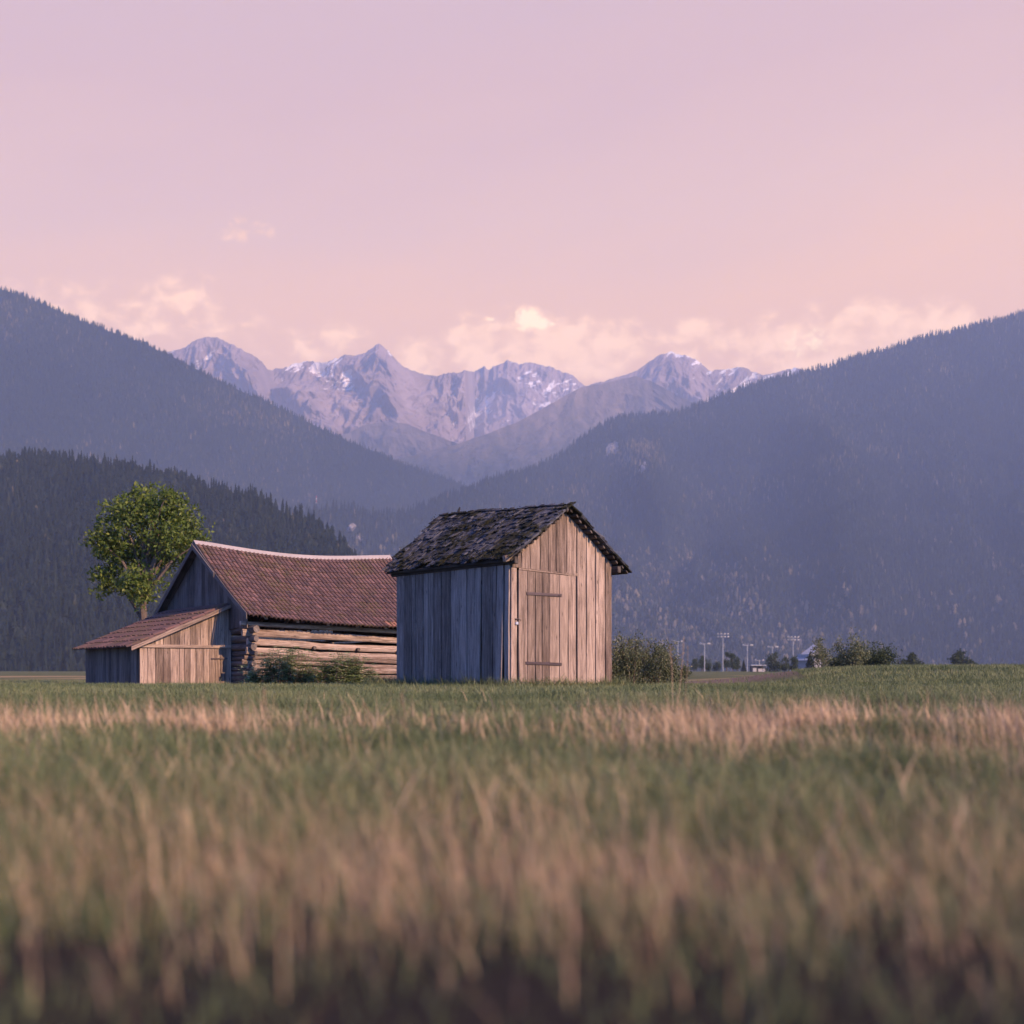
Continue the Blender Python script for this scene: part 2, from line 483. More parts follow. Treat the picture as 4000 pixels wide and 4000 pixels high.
parts.append(blades(np.stack([edge[:, 0], edge[:, 1], gz(edge[:, 0], edge[:, 1]) - .01], 1), rng.gamma(5, .036, n).clip(.06, .42), rng.uniform(.006, .013, n), rng.uniform(0, 6.28, n), rng.uniform(.2, 1.1, n), np.clip(rng.normal(.45, .22, n), 0, 1), 3))
V, Q, T, fr = join_np(parts)
tag(mesh_np('meadow_grass', V, [Q, T], M['grass'], fattr={'rnd': fr}), 'green meadow grass growing over the whole field', 'grass', kind='stuff')

# dry straw: dense and close in front, a ragged band further out
parts = []
spx = []; spy = []
for d0, d1, dens in ((1.5, 1.75, 90), (1.75, 2.1, 330), (2.1, 2.5, 1150), (2.5, 3.1, 1900), (3.1, 4.2, 950), (4.2, 6.3, 430), (6.3, 7.0, 420), (7.0, 9.3, 800), (9.2, 11, 50), (11, 15, 6)):
    x, y = field(d0, d1, dens)
    cl = .65 * fbm(x * .9 + 3, y * .9, 3, 41) + .35 * sstep(.2, .5, x / y)
    k = rng.uniform(0, 1, len(x)) < np.clip((.5 if d0 < 6 else .16) + (1.0 if d0 < 6 else 3.2) * cl, .04, 1)
    spx.append(x[k]); spy.append(y[k])
x = np.concatenate(spx); y = np.concatenate(spy); n = len(x)
h = np.where(y > 6, rng.gamma(3.2, .045, n), rng.gamma(6, .024, n)) * (1 + .30 * sstep(5, 7.5, y)); h = np.clip(h, .05, .36)
az = rng.normal(2.6, 1.1, n)
parts.append(blades(np.stack([x, y, gz(x, y) - .01], 1), h, rng.uniform(.0011, .0030, n) * (1 + 1.9 * sstep(5, 8, y)), az, rng.uniform(.05, .75, n), rng.uniform(0, 1, n), 3, .6))
# clumps with seed heads standing above the rest
cl_spots = [(at(px, 2740, d).x, d) for px, d in ((745, 8.6), (780, 8.9), (900, 8.4), (1160, 8.6), (1240, 8.2), (1370, 8.8), (1440, 8.5), (1500, 8.7), (1590, 8.4), (1660, 8.6), (1720, 8.2),
            (1790, 8.7), (1850, 8.5), (1915, 8.9), (2130, 8.5), (2190, 8.2), (2330, 8.8), (2440, 8.6), (2560, 8.3), (2690, 9.0), (2920, 8.5), (3010, 8.2), (3060, 8.7),
            (3150, 9.0), (3205, 8.6), (3230, 8.8), (3300, 8.1), (3420, 8.5), (3540, 8.9), (3700, 8.4), (3850, 8.6), (560, 8.5), (430, 8.8), (280, 8.3), (120, 8.6))]
bx = []; bh = []
for (cx, cy) in cl_spots:
    big = 2.1 if abs(cx - at(3215, 0, 8.7).x) < .12 else random.uniform(.6, 1.2)
    for i in range(int(26 * big)):
        bx.append((cx + random.gauss(0, .05 * big), cy + random.gauss(0, .1))); bh.append(random.uniform(.08, .24) * (1 + .35 * (big > 1.5)))
bx = np.array(bx); bh = np.array(bh); n = len(bx)
parts.append(blades(np.stack([bx[:, 0], bx[:, 1], gz(bx[:, 0], bx[:, 1]) - .01], 1), bh, rng.uniform(.004, .010, n), rng.uniform(0, 6.28, n), rng.uniform(.05, .55, n), rng.uniform(.45, 1, n), 3, .6))
n = 170; y = rng.uniform(3.2, 7.0, n); x = rng.uniform(-.62, .62, n) * y     # single tall bleached stems
parts.append(blades(np.stack([x, y, gz(x, y) - .01], 1), rng.uniform(.14, .30, n), rng.uniform(.003, .007, n), rng.uniform(0, 6.28, n), rng.uniform(.05, .7, n), rng.uniform(.75, 1, n), 3, .7))
V, Q, T, fr = join_np(parts)
tag(mesh_np('dry_grass', V, [Q, T], M['straw'], fattr={'rnd': fr}), 'dry straw coloured grass stalks in the blurred foreground', 'dry grass', kind='stuff')
# ------------------------------------------------------------------ tall single stalks
def stalk(px, top, d, base_lean, label, heads=True):
    b = at(px, 2640, d); b.z = gz1(b.x, b.y)
    tp = at(px + base_lean, top, d)
    t = thing('grass_stalk', b, label, 'grass stalk', 'tall dry grass stalks standing alone')
    mb = MB()
    h = tp.z - b.z
    pts = [b + (tp - b) * k + Vector((0.012 * math.sin(3 * k), 0, 0)) for k in (0, .3, .6, .8, 1)]
    mb.tube(pts, [.0035, .003, .0028, .0024, .002], 5)
    mb.build('stem', M['straw'], t)
    mh = MB()
    for i in range(46):
        k = random.uniform(.62, 1.0); c = b + (tp - b) * k + Vector((0.012 * math.sin(3 * k), 0, 0))
        dr = Vector((random.uniform(-1, 1), random.uniform(-1, 1), 1.6)).normalized()
        sd = dr.cross(Vector((random.random(), random.random(), random.random()))).normalized()
        l = random.uniform(.012, .03) * (1.15 - abs(k - .8) * 2)
        mh.poly([c, c + dr * l * .5 + sd * .003, c + dr * l, c + dr * l * .5 - sd * .003])
    mh.build('seed_head', M['straw'], t)


stalk(2628, 2520, 11.5, -12, 'thin dry stalk leftmost of the three tall stalks right of the bush')
stalk(2640, 2496, 11.2, 30, 'tallest leaning dry stalk in front of the bush right of the shed')
stalk(2668, 2528, 11.6, 18, 'dry stalk rightmost of the three beside the bush')
stalk(1035, 2690, 7.0, -6, 'tall blurred grass stalk in front of the elder bushes')
stalk(832, 2705, 7.6, 6, 'pale blurred grass stalk in front of the lean-to door')
stalk(1590, 2705, 7.4, -26, 'leaning blurred grass stalk below the far left corner of the shed')

# ------------------------------------------------------------------ the plank shed
def sz(x, y, extra=0): return gz1(x, y) + extra


ZB = -0.37
shed = thing('plank_shed', (P0 + U * W / 2 + V3 * L / 2 + Vector((0, 0, -.2))), 'small grey plank shed with a mossy shingle roof standing alone in the meadow', 'shed')
RK = 1.425                                # ridge position across the front


def ridge_z(t):                           # t along the roof, measured from the front wall
    return 3.43 + 0.055 * max(0, t) + 0.012 * math.sin(t * 3)


def roofz(k, t):                          # top of the roof deck
    zr = ridge_z(t)
    if k <= RK: return zr + (k - RK) / 1.625 * (zr - 2.25)
    return zr - (k - RK) / 1.775 * (zr - 2.19)


def SP(k, t, z): return P0 + U * k + V3 * t + Z3 * z


def kx(px, t=0):                          # pixel -> distance along the front wall
    r = (px - 2000) / F
    return (22.5 * r + .03) / (.743 - .669 * r)


def tx(px):
    r = (px - 2000) / F
    return -(22.5 * r + .03) / (.669 + .743 * r)


zx = lambda x: 1960 + .3933 * x           # zoomed crop -> photo
fb = [kx(zx(x)) for x in (640, 725, 822, 912, 1010, 1088)]
fb[-1] = W
mb = MB()
TH = .038
# right hand boards run from the grass up to the roof
for i in range(len(fb) - 1):
    a, b = fb[i], fb[i + 1]
    full = i >= 1
    za, zb = (roofz(a, 0) - .07, roofz(b, 0) - .07) if full else (2.07, 2.06)
    g = random.choice((.015, .02, .026)) if i not in (1,) else .036
    lo = [ZB + random.uniform(0, .04) for _ in range(2)]
    if i == 1: a2 = a + .035
    else: a2 = a + g
    mb.plank(SP(a2, 0, lo[0]), SP(b - .004, 0, lo[1]), SP(a + g, 0, za), SP(b - .004, 0, zb), NF, TH, 8, .003, .008, off=(.012 * (i % 2) + random.uniform(0, .012), .004 * (i % 3)))
# gable boards above the lintel
gb = [0.0] + [kx(zx(x)) for x in (180, 265, 365, 445, 522, 628, 727)]
for i in range(len(gb) - 1):
    a, b = gb[i] + .009, gb[i + 1] - .008
    mb.plank(SP(a, 0, 2.125 - .03 * a), SP(b, 0, 2.125 - .03 * b), SP(a, 0, roofz(a, 0) - .07), SP(b, 0, roofz(b, 0) - .07), NF, TH, 5, .003, .004, off=(.012 + random.uniform(0, .006), .004 + .004 * (i % 2)))
# corner board left of the door
d0 = kx(zx(145))
mb.plank(SP(-.012, 0, ZB), SP(d0 - .012, 0, ZB), SP(-.005, 0, 2.12), SP(d0 - .022, 0, 2.115), NF, .03, 6, .003, .004, off=(.004, .008))
mb.build('front_wall', M['wood_front'], shed, bevel=.003)
mb = MB()
mb.box(SP(1.02, -.03, 2.095), U * .83 - Z3 * .018, V3 * .014, Z3 * .028)
mb.build('lintel', M['wood_door'], shed, bevel=.003)
# door
db = [kx(zx(x)) for x in (148, 238, 313, 381, 457, 555, 641)]
mb = MB()
for i in range(len(db) - 1):
    a, b = db[i], db[i + 1]
    mb.plank(SP(a + .010 + (.014 if i == 2 else 0), 0, ZB + .05 + random.uniform(0, .03)), SP(b - .007, 0, ZB + .05 + random.uniform(0, .04)), SP(a + .008, 0, 2.082 - .027 * a), SP(b - .006, 0, 2.082 - .027 * b), NF, TH, 7, .003, .006, off=(.018 + random.uniform(0, .006), .018))
door = mb.build('door', M['wood_door'], shed, bevel=.003)
for (xa, ya, xb, yb) in ((225, 912, 572, 932), (215, 1602, 572, 1614)):
    ka, kb = kx(zx(xa)), kx(zx(xb))
    za = (HZ - zx(ya)) / F * (22.5 + .669 * ka); zb = (HZ - zx(yb)) / F * (22.5 + .669 * kb)
    mb = MB(); c = (SP(ka, 0, za) + SP(kb, 0, zb)) / 2 + NF * .062; h = (SP(kb, 0, zb) - SP(ka, 0, za)) / 2
    mb.box(c, NF * .018, Vector((0, 0, .029)), h)
    mb.build('hinge_bar', M['strap'], door, bevel=.005)
mb = MB()
kl, zl = .115, 1.06
mb.tube([SP(kl - .03, -.045, zl + .05), SP(kl + .03, -.05, zl + .055), SP(kl + .11, -.05, zl + .03)], [.014, .012, .012], 6)
mb.tube([SP(kl - .025, -.05, zl), SP(kl - .025, -.06, zl + .045), SP(kl + .02, -.06, zl + .05), SP(kl + .025, -.05, zl)], [.006] * 4, 6)
hs = mb.build('hasp', M['iron'], door)
mb = MB(); mb.box(SP(kl, -.06, zl - .03), U * .032, V3 * .014, Z3 * .03)
mb.build('padlock', M['brass'], hs, bevel=.006)
# left side wall
tb = sorted([0.0] + [tx(1440 + .5487 * x) for x in (975, 925, 895, 818, 768, 712, 655, 597, 530, 475, 435, 400, 345, 318, 262)] + [L])
mb = MB()
for i in range(len(tb) - 1):
    a, b = tb[i] + random.choice((.008, .014, .024)), tb[i + 1] - .008
    if i == 4: a += .02
    lo = [ZB + .02 + random.uniform(0, .03) for _ in range(2)]
    bow = (-.05, 0) if i == 1 else ((-.03, 0) if i == 4 else (random.uniform(-.004, .012), random.uniform(0, .012)))
    n_ = -U
    lean = -.035 if i == 1 else (-.03 if i in (3, 4) else 0)
    mb.plank(SP(0, b + lean * -.6, lo[0]), SP(0, a + lean * -.6, lo[1]), SP(0, b, 2.30), SP(0, a, 2.30), n_, TH, 8, .004, .006, off=(abs(bow[0]) if bow[0] < 0 else bow[0], bow[1]))
mb.build('side_wall', M['wood_side'], shed, bevel=.003)
mb = MB()
for i in range(16):       # far side and back walls
    a, b = i * L / 16, (i + 1) * L / 16 - .01
    mb.plank(SP(W - .024, a, ZB), SP(W - .024, b, ZB), SP(W - .024, a, 2.36), SP(W - .024, b, 2.36), U, TH, 3, .002, .003)
mb.build('side_wall', M['wood_side'], shed)
mb = MB()
for i in range(13):
    a, b = i * W / 13, (i + 1) * W / 13 - .01
    mb.plank(SP(a, L - .024, ZB), SP(b, L - .024, ZB), SP(a, L - .024, roofz(a, L) - .08), SP(b, L - .024, roofz(b, L) - .08), V3, TH, 3, .002, .003)
mb.build('back_wall', M['wood_side'], shed)
# beams under the eaves
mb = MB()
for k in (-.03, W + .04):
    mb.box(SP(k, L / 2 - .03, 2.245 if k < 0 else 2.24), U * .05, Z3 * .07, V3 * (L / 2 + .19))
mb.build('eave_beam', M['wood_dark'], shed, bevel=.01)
mb = MB()
q = SP(-.16, -.10, 2.285)
mb.box(q, U * .10 + Z3 * .03, V3 * .05, Z3 * .06 - U * .012)
mb.build('beam_end', M['wood_door'], shed, bevel=.012)
mb = MB(); mb.box(SP(.03, -.10, -.31), U * .15, V3 * .09, Z3 * .05)
mb.build('foundation_stone', M['stone'], shed, bevel=.02)

# roof: laths, then split shingles course by course
T0, T1 = -.25, L + .26
roof = bpy.data.objects.new('roof', None); COL.objects.link(roof); roof.parent = shed
roof.location = SP(RK, L / 2, 3.0) - shed.location
lath = MB()
for side in (0, 1):
    run = 1.625 if side == 0 else 1.775
    for j in range(13):
        s = (j + .35) / 13
        k = RK - run * s if side == 0 else RK + run * s
        t0 = T0 + random.uniform(.0, .07)
        nrm = Vector((0, 0, 1)); c0 = SP(k, t0, roofz(k, t0) - .05); c1 = SP(k, T1 - .03, roofz(k, T1) - .05)
        sl = (U * (-1 if side == 0 else 1) * .8 - Z3 * .58)
        lath.box((c0 + c1) / 2, sl * .036, Vector((0, 0, .021)), (c1 - c0) / 2)
lath.build('roof_lath', M['wood_dark'], roof, bevel=.004)
rf = MB()
for j in range(7):
    s = j / 6.2
    for side, run in ((0, 1.625), (1, 1.775)):
        pass
sh = MB()
moss_pts = []
for side in (0, 1):
    run = 1.625 if side == 0 else 1.775
    slope_len = math.hypot(run, 1.2)
    nc = 14
    for c in range(nc):
        s_low = 1.0 - c / nc * .985           # eave end of this course
        t = T0 - random.uniform(0, .03)
        while t < T1:
            w = random.uniform(.05, .15)
            lap = random.uniform(.20, .27)
            s0 = s_low + random.uniform(-.025, .03); s1 = max(s0 - lap, -.03 - .05 * (random.random() < .5) * (side == 0))
            if c == 0: s0 = 1.0 + random.uniform(-.01, .02)
            if random.random() < .012: t += w; continue
            dn = (1 if side else -1)
            k0 = RK + dn * run * s0; k1 = RK + dn * run * s1
            th = random.uniform(.012, .024)
            lift = .022 + random.uniform(0, .045) + (.05 if random.random() < .06 else 0)
            n_ = (U * dn * 1.2 + Z3 * run).normalized()
            tw = random.uniform(-.02, .02)
            def zz(k, t_): return roofz(min(max(k, RK - 1.8), RK + 1.9), t_) if dn * (k - RK) >= 0 else ridge_z(t_) + (abs(k - RK)) * .7
            a0 = SP(k0, t + tw, zz(k0, t)) + n_ * lift; a1 = SP(k0, t + w + tw, zz(k0, t + w)) + n_ * (lift + random.uniform(-.012, .012))
            b0 = SP(k1, t, zz(k1, t)) + n_ * .004; b1 = SP(k1, t + w, zz(k1, t + w)) + n_ * .004
            sh.plank(a0, a1, b0, b1, n_, th, 2, .003, .0, r=random.random())
            if side == 0: moss_pts.append((s0, t + w / 2, n_, lift + th))
            t += w + random.uniform(.004, .03)
sh.build('shingle_cover', M['shake'], roof)
# ragged ridge ends sticking up
rg = MB(); t = T0 + .5
while t < T1 - .05:
    w = random.uniform(.05, .16); hh = random.uniform(.0, .07); k = RK + random.uniform(-.02, .06)
    b = SP(k, t, ridge_z(t) + .01); u_ = (U * random.uniform(.4, .8) + Z3 * random.uniform(.45, .75)).normalized()
    rg.plank(b - u_ * .12, b - u_ * .12 + V3 * w, b + u_ * hh + Z3 * .03, b + u_ * hh + V3 * w + Z3 * random.uniform(.0, .05), -NF.cross(u_).normalized() if False else u_.cross(V3).normalized(), .014, 2)
    t += w + random.uniform(0, .2) * (random.random() < .6)
rg.build('ridge_shingle', M['shake'], roof)
# moss cushions in the laps of the shaded slope
mo = []
mv = []; mq = []; mr = []
for (s0, t, n_, l) in moss_pts:
    d = fbm(np.array([s0 * 3.1]), np.array([t * 1.2]), 4, 77)[0] + .25 * (s0 > .9) + .25 * (t < T0 + .35)
    for q in range(int(max(0, (d + .12) * 46))):
        s_ = s0 - abs(random.gauss(0, .05)); k = RK - 1.625 * s_
        c = SP(k, t + random.gauss(0, .07), roofz(k, t)) + n_ * (l + random.uniform(-.01, .018))
        e1 = Vector((random.gauss(0, 1), random.gauss(0, 1), random.gauss(0, 1))).normalized() * random.uniform(.008, .02)
        e2 = Vector((random.gauss(0, 1), random.gauss(0, 1), random.gauss(0, 1))).normalized() * random.uniform(.006, .014)
        b = len(mv); mv += [c - e1, c - e2, c + e1, c + e2]; mq.append((b, b + 1, b + 2, b + 3)); mr.append(min(1, random.betavariate(2, 2.6) + .25 * (t < T0 + .25)))
mesh_np('moss', np.array(mv), [np.array(mq)], M['moss'], roof, fattr={'rnd': mr})

# small dark bird on the ridge
tb_ = T1 - .62
bp = SP(RK, tb_, ridge_z(tb_) + .055)
bird = thing('bird', bp, 'small dark bird perched on the far end of the shed ridge', 'bird')
mb = MB()
mb.tube([bp + U * -.05 + Z3 * .005, bp + U * -.03 + Z3 * .03, bp + Z3 * .055, bp + U * .02 + Z3 * .09, bp + U * .026 + Z3 * .115, bp + U * .036 + Z3 * .128, bp + U * .055 + Z3 * .126], [.004, .012, .03, .026, .019, .017, .003], 8)
mb.build('body', M['bird'], bird, smooth=True)
for s in (-1, 1):
    mb = MB(); q = bp + V3 * .012 * s
    mb.tube([q + Z3 * .035, q + Z3 * -.012, q + U * .015 + Z3 * -.014], [.0035] * 3, 5)
    mb.build('leg', M['bird'], bird)

# ------------------------------------------------------------------ the log barn
B0 = Vector((-7.5, 33, 0))
def BP(k, t, z): return B0 + UB * k - NB * t + Z3 * z      # t runs back from the log wall
barn = thing('log_barn', BP(3, 3.5, -.35), 'old log barn with a sagging reddish tile roof behind the shed', 'barn')
TE, TRG, LR = -.5, 3.23, 6.75
K0 = -.3
ZE, ZR = 1.72, 4.08
rr = lambda px: (px - 2000) / F


def bsag(k):
    x = (k - K0) / 6.6
    return -.21 * max(0, math.sin(math.pi * min(1, max(0, x * .93)))) ** 1.2 if 0 < x < 1.08 else 0


def b_roof(k, s):           # s: 0 ridge .. 1 eave (front slope)
    t = TRG + (TE - TRG) * s
    ze = ZE - .027 * (k - K0)
    z = ZR + bsag(k) * (1 - .45 * s) + (ze - ZR) * s - .09 * math.sin(math.pi * s) * 1.0
    return BP(k, t, z)


# front slope: individual double roll tiles, course by course
def tile_slope(name, fn, k0, k1, courses, pitch, mat, parent, back=None, newtiles=()):
    vs = []; fs = []; rn = []
    nt_ = int((k1 - k0) / pitch)
    prof = [(0, -.012), (.10, .030), (.28, .044), (.55, .044), (.78, .030), (.90, -.010), (1.0, -.022)]
    for c in range(courses):
        s0 = 1.0 - c / courses + .012; s1 = 1.0 - (c + 1.12) / courses
        cw = fbm(np.arange(nt_) * .35 + c * 9, np.full(nt_, c * 3.3), 2, 3)
        for i in range(nt_):
            ka = k0 + i * pitch; b = len(vs)
            jit = random.uniform(-.006, .008)
            n_ = None
            for (q, h) in prof:
                k = ka + q * pitch
                p0 = fn(k, min(s0 + jit, 1.02)); p1 = fn(k, max(s1, 0))
                if n_ is None:
                    e = fn(ka + .1, .5) - fn(ka, .5); f = fn(ka, s0) - fn(ka, max(s1, 0)); n_ = e.cross(f); n_ = n_ if n_.z > 0 else -n_; n_.normalize()
                p0 = p0 + n_ * (h + .036); p1 = p1 + n_ * (h + .004)
                vs += [p0, p1, p0 - n_ * .034]
            for j in range(len(prof) - 1):
                o = b + 3 * j
                fs += [(o, o + 3, o + 4, o + 1), (o, o + 2, o + 5, o + 3)]
                v = min(1, max(0, .47 + .06 * cw[i] + random.gauss(0, .12)))
            v = min(.96, v)
            if (c, i) in newtiles: v = 1.0
            rn += [v, .2] * (len(prof) - 1)
    return mesh_np(name, np.array(vs), [np.array(fs)], mat, parent, fattr={'rnd': rn}, smooth=False)


m, nt = new_mat('clay_tile'); N = NT(nt)
r = N.attr('rnd'); p = N.pos()
n1 = N.noise(p, 14, 5, .65); n2 = N.noise(p, 1.1, 4, .6); n3 = N.noise(p, 50, 4, .7)
base = N.ramp(r, [(0, (.05, .034, .03)), (.35, (.115, .066, .055)), (.6, (.185, .10, .08)), (.88, (.28, .15, .115)), (.985, (.32, .165, .12)), (1, (.40, .18, .11))])
base = N.mix(N.mrange(n1, .48, .66, 0, .7), base, (.075, .065, .07))
base = N.mix(N.mrange(n3, .60, .72, 0, .5), base, (.34, .30, .28))
base = N.mix(N.math('MULTIPLY', N.mrange(n2, .47, .60), N.mrange(n1, .46, .58, 0, .85)), base, (.11, .085, .035))
N.out(base, .85, n3, .4, .01, .2)
M['tile'] = m
broof = bpy.data.objects.new('roof', None); COL.objects.link(broof); broof.parent = barn; broof.location = BP(3, 3.2, 3) - barn.location
tile_slope('tile_cover', b_roof, K0, LR, 14, .14, M['tile'], broof, newtiles={(0, 33), (0, 34), (0, 35), (0, 36)})


def b_back(k, s):
    t = TRG + (2 * TRG + .5 - TRG) * s
    return BP(k, t, ZR + bsag(k) * (1 - .4 * s) + (ZE - ZR) * s)


tile_slope('tile_cover', b_back, K0, LR, 12, .3, M['tile'], broof)
# under boarding and rafters
mb = MB()
for fn in (b_roof, b_back):
    for i in range(28):
        k = K0 + .04 + (LR - K0 - .1) * i / 28; k2 = K0 + .04 + (LR - K0 - .1) * (i + 1) / 28
        for j in range(6):
            a = [fn(k, j / 6), fn(k2, j / 6), fn(k2, min(.985, (j + 1) / 6)), fn(k, min(.985, (j + 1) / 6))]
            mb.poly([q - Z3 * .012 for q in a])
mb.build('under_boarding', M['wood_dark'], broof)
for i in range(7):
    k = .35 + i * 1.0
    mb = MB()
    for fn in (b_roof, b_back):
        for j in range(6):
            a = fn(k, .02 + .935 * j / 6) - Z3 * .10; b = fn(k, .02 + .935 * (j + 1) / 6) - Z3 * .10
            mb.box((a + b) / 2, UB * .05, Z3 * .055, (b - a) / 2 * 1.01)
    mb.build('rafter', M['log'], broof, bevel=.008)
# ridge sheet
mb = MB(); r_ = .5
for sgn, fn in ((1, b_roof), (-1, b_back)):
    rings = []; uvl = []
    for i in range(23):
        k = K0 - .05 + (LR - K0) * i / 22
        a = fn(k, 0) + Z3 * .085; b = fn(k, .042) + Z3 * .07
        rings.append([a, b, b - Z3 * .012, a - Z3 * .012]); uvl.append(k)
    if sgn < 0: rings = [g[::-1] for g in rings]
    mb.quadstrip_box(rings, uvl, r_)
mb.build('ridge_cap', M['metal'], broof)
# verge boards
for kk, nm in ((K0 - .03, 'verge_board'), (LR + .03, 'verge_board')):
    mb = MB()
    for fn in (b_roof, b_back):
        rings = []; uvl = []
        for i in range(9):
            s = i / 8 * 1.0
            a = fn(kk, s) + Z3 * .05; dn = Z3 * -.17
            q = UB * (-.02 if kk < 0 else .02)
            rings.append([a, a + dn, a + dn + q, a + q]); uvl.append(s * 4)
        mb.quadstrip_box(rings, uvl, random.random())
    mb.build(nm, M['gable'], broof, bevel=.004)
# second verge board hanging under the upper half (as in the photo)
mb = MB(); a, b = b_roof(K0 - .10, -.01) - Z3 * .12, b_roof(K0 - .07, .42) - Z3 * .02
mb.box((a + b) / 2, UB * .016, Z3 * .075, (b - a) / 2)
mb.build('verge_board', M['wood_side'], broof, bevel=.004)

# log walls
rows = [(1.235, .120), (.965, .105), (.735, .112), (.545, .068), (.405, .060), (.255, .078), (.10, .062), (-.035, .066), (-.18, .070), (-.33, .070), (-.47, .07)]
mb = MB()
for i, (z, rad) in enumerate(rows):
    rr_ = random.random(); pts = []; rads = []
    e0 = -random.uniform(.05, .34) if i % 2 == 0 else -random.uniform(.02, .2)
    for j in range(12):
        k = e0 + (6.4 - e0) * j / 11
        gap = {1: -.02, 2: -.06}.get(i, 0) * (k > 2)
        pts.append(BP(k, .10 + .02 * math.sin(k * 1.3 + i * 2), z - .022 * k * (i < 6) + gap + .018 * math.sin(k * .9 + i * 1.7)))
        rads.append(rad * (1 - .02 * j * (i % 3 == 0)) * random.uniform(.88, 1.06))
    mb.tube(pts, rads, 10, rr_, .06, True, .55)
mb.build('log_wall', M['log'], barn, smooth=False)
mb = MB()
for i, (z, rad) in enumerate(rows):      # crossing logs of the gable end wall, round ends showing
    y0 = -random.uniform(.12, .34)
    for kk in (.05, 6.2):
        pts = [BP(kk, y0 + (6.7 - y0) * j / 5, z + .10) for j in range(6)]
        mb.tube(pts, [min(.115, rad + .01) * random.uniform(.85, 1.05) for _ in range(6)], 9, random.random(), .10, True, random.uniform(.7, 1.0))
mb.build('cross_wall', M['gable'], barn)  # darker than the log wall: shade of the roof overhang put into the colour
for kz, zz_ in ((2.05, .83), (3.55, .80), (5.0, .74)):    # short posts in the gap between logs
    mb = MB(); mb.tube([BP(kz, -.05, zz_), BP(kz, .3, zz_)], [.055, .06], 9, None, .06)
    mb.build('log_stub', M['wood_dark'], barn)
mb = MB()
for i in range(8):
    z = -.4 + i * .22
    mb.tube([BP(k, 6.5, z) for k in (-.1, 3, 6.3)], [.11] * 3, 8, None, .02)
mb.build('log_wall', M['log'], barn)
# gable boards, left and right
for kk in (.02, 6.2):
    mb = MB(); nb = 24
    for i in range(nb):
        t0, t1 = .0 + i * 6.5 / nb + .005, (i + 1) * 6.5 / nb - .005
        def gt(t): return (b_roof(kk, (TRG - t) / (TRG - TE)) if t <= TRG else b_back(kk, (t - TRG) / (TRG + .5))).z - .07
        q = -UB if kk < 1 else UB
        z0 = 1.38 + random.uniform(-.02, .02)
        if min(gt(t0), gt(t1)) < z0 + .05: continue
        mb.plank(BP(kk, t0, z0), BP(kk, t1, z0), BP(kk, t0, gt(t0)), BP(kk, t1, gt(t1)), q, .024, 4, .003, .005, off=(random.uniform(.08, .1), random.uniform(0, .01) + .08))
    mb.build('gable_wall', M['gable'], barn)
# plate logs at the eaves
mb = MB()
for t in (.12, 6.4):
    mb.tube([BP(k, t, 1.50 - .022 * k) for k in (-.25, 3, 6.5)], [.07] * 3, 8)
mb.build('eave_beam', M['log'], barn)

# ------------------------------------------------------------------ lean-to shed on the barn's gable end
lean = thing('lean_to_shed', BP(-1.3, 3, -.4), 'low plank lean-to with a tiled roof and door against the barn gable', 'lean-to shed')
LT0, LT1, LW = 1.27, 5.9, 2.75
def l_top(k): return 2.09 + .4375 * k                # k negative going left
def l_roof(k, s): raise NotImplementedError
kl_ = []
mb = MB()
xs = [40, 78, 125, 168, 207, 265, 293, 345, 395, 447]
def lk(x):
    r = (680 + .497 * x - 2000) / F
    bx, by = BP(0, LT0, 0).x, BP(0, LT0, 0).y
    return (bx - r * by) / (r * UB.y - UB.x)
ks = [-LW, -LW + .22, -LW + .45, -LW + .68, -LW + .88] + [lk(x) for x in xs]
ks = sorted(ks)
for i in range(len(ks) - 1):
    a, b = ks[i] + .005, ks[i + 1] - .005
    mb.plank(BP(a, LT0, .87), BP(b, LT0, .87), BP(a, LT0, l_top(a) - .03), BP(b, LT0, l_top(b) - .03), NB, .024, 4, .003, .004, off=(random.uniform(0, .008), random.uniform(0, .008)))
mb.build('front_wall', M['wood_front'], lean, bevel=.003)
mb = MB()
for i in range(len(ks) - 1):
    a, b = ks[i] + .005, ks[i + 1] - .005
    if a > lk(168) - .02 and b < lk(412): continue
    if a > lk(390): mb.build('lower_wall', M['wood_front'], lean, bevel=.003); mb = MB()
    mb.plank(BP(a, LT0, -.55), BP(b, LT0, -.55), BP(a, LT0, .80), BP(b, LT0, .80), NB, .024, 4, .003, .004, off=(random.uniform(0, .012), random.uniform(0, .008)))
mb.build('lower_wall', M['wood_front'], lean, bevel=.003)
mb = MB()
dk = [lk(x) for x in (170, 230, 275, 318, 362, 410)]
for i in range(len(dk) - 1):
    mb.plank(BP(dk[i] + .006, LT0, -.5), BP(dk[i + 1] - .004, LT0, -.5), BP(dk[i] + .006, LT0, .80), BP(dk[i + 1] - .004, LT0, .80), NB, .024, 4, .003, .004, off=(.012, .010))
ld = mb.build('door', M['wood_front'], lean, bevel=.003)
mb = MB(); a, b = BP(lk(287), LT0 - .055, .50), BP(lk(412), LT0 - .055, .51)
mb.box((a + b) / 2, NB * .012, Z3 * .018, (b - a) / 2)
mb.build('hinge_bar', M['strap'], ld)
mb = MB(); a, b = BP(-LW, LT0 - .05, .84), BP(-.02, LT0 - .05, .85)
mb.box((a + b) / 2, NB * .03, Z3 * .045, (b - a) / 2)
mb.build('rail', M['wood_door'], lean, bevel=.006)
mb = MB()
for i in range(20):
    a, b = LT0 + i * (LT1 - LT0) / 20, LT0 + (i + 1) * (LT1 - LT0) / 20 - .01
    mb.plank(BP(-LW + .02, a, -.55), BP(-LW + .02, b, -.55), BP(-LW + .02, a, l_top(-LW) - .03), BP(-LW + .02, b, l_top(-LW) - .03), -UB, .024, 2)
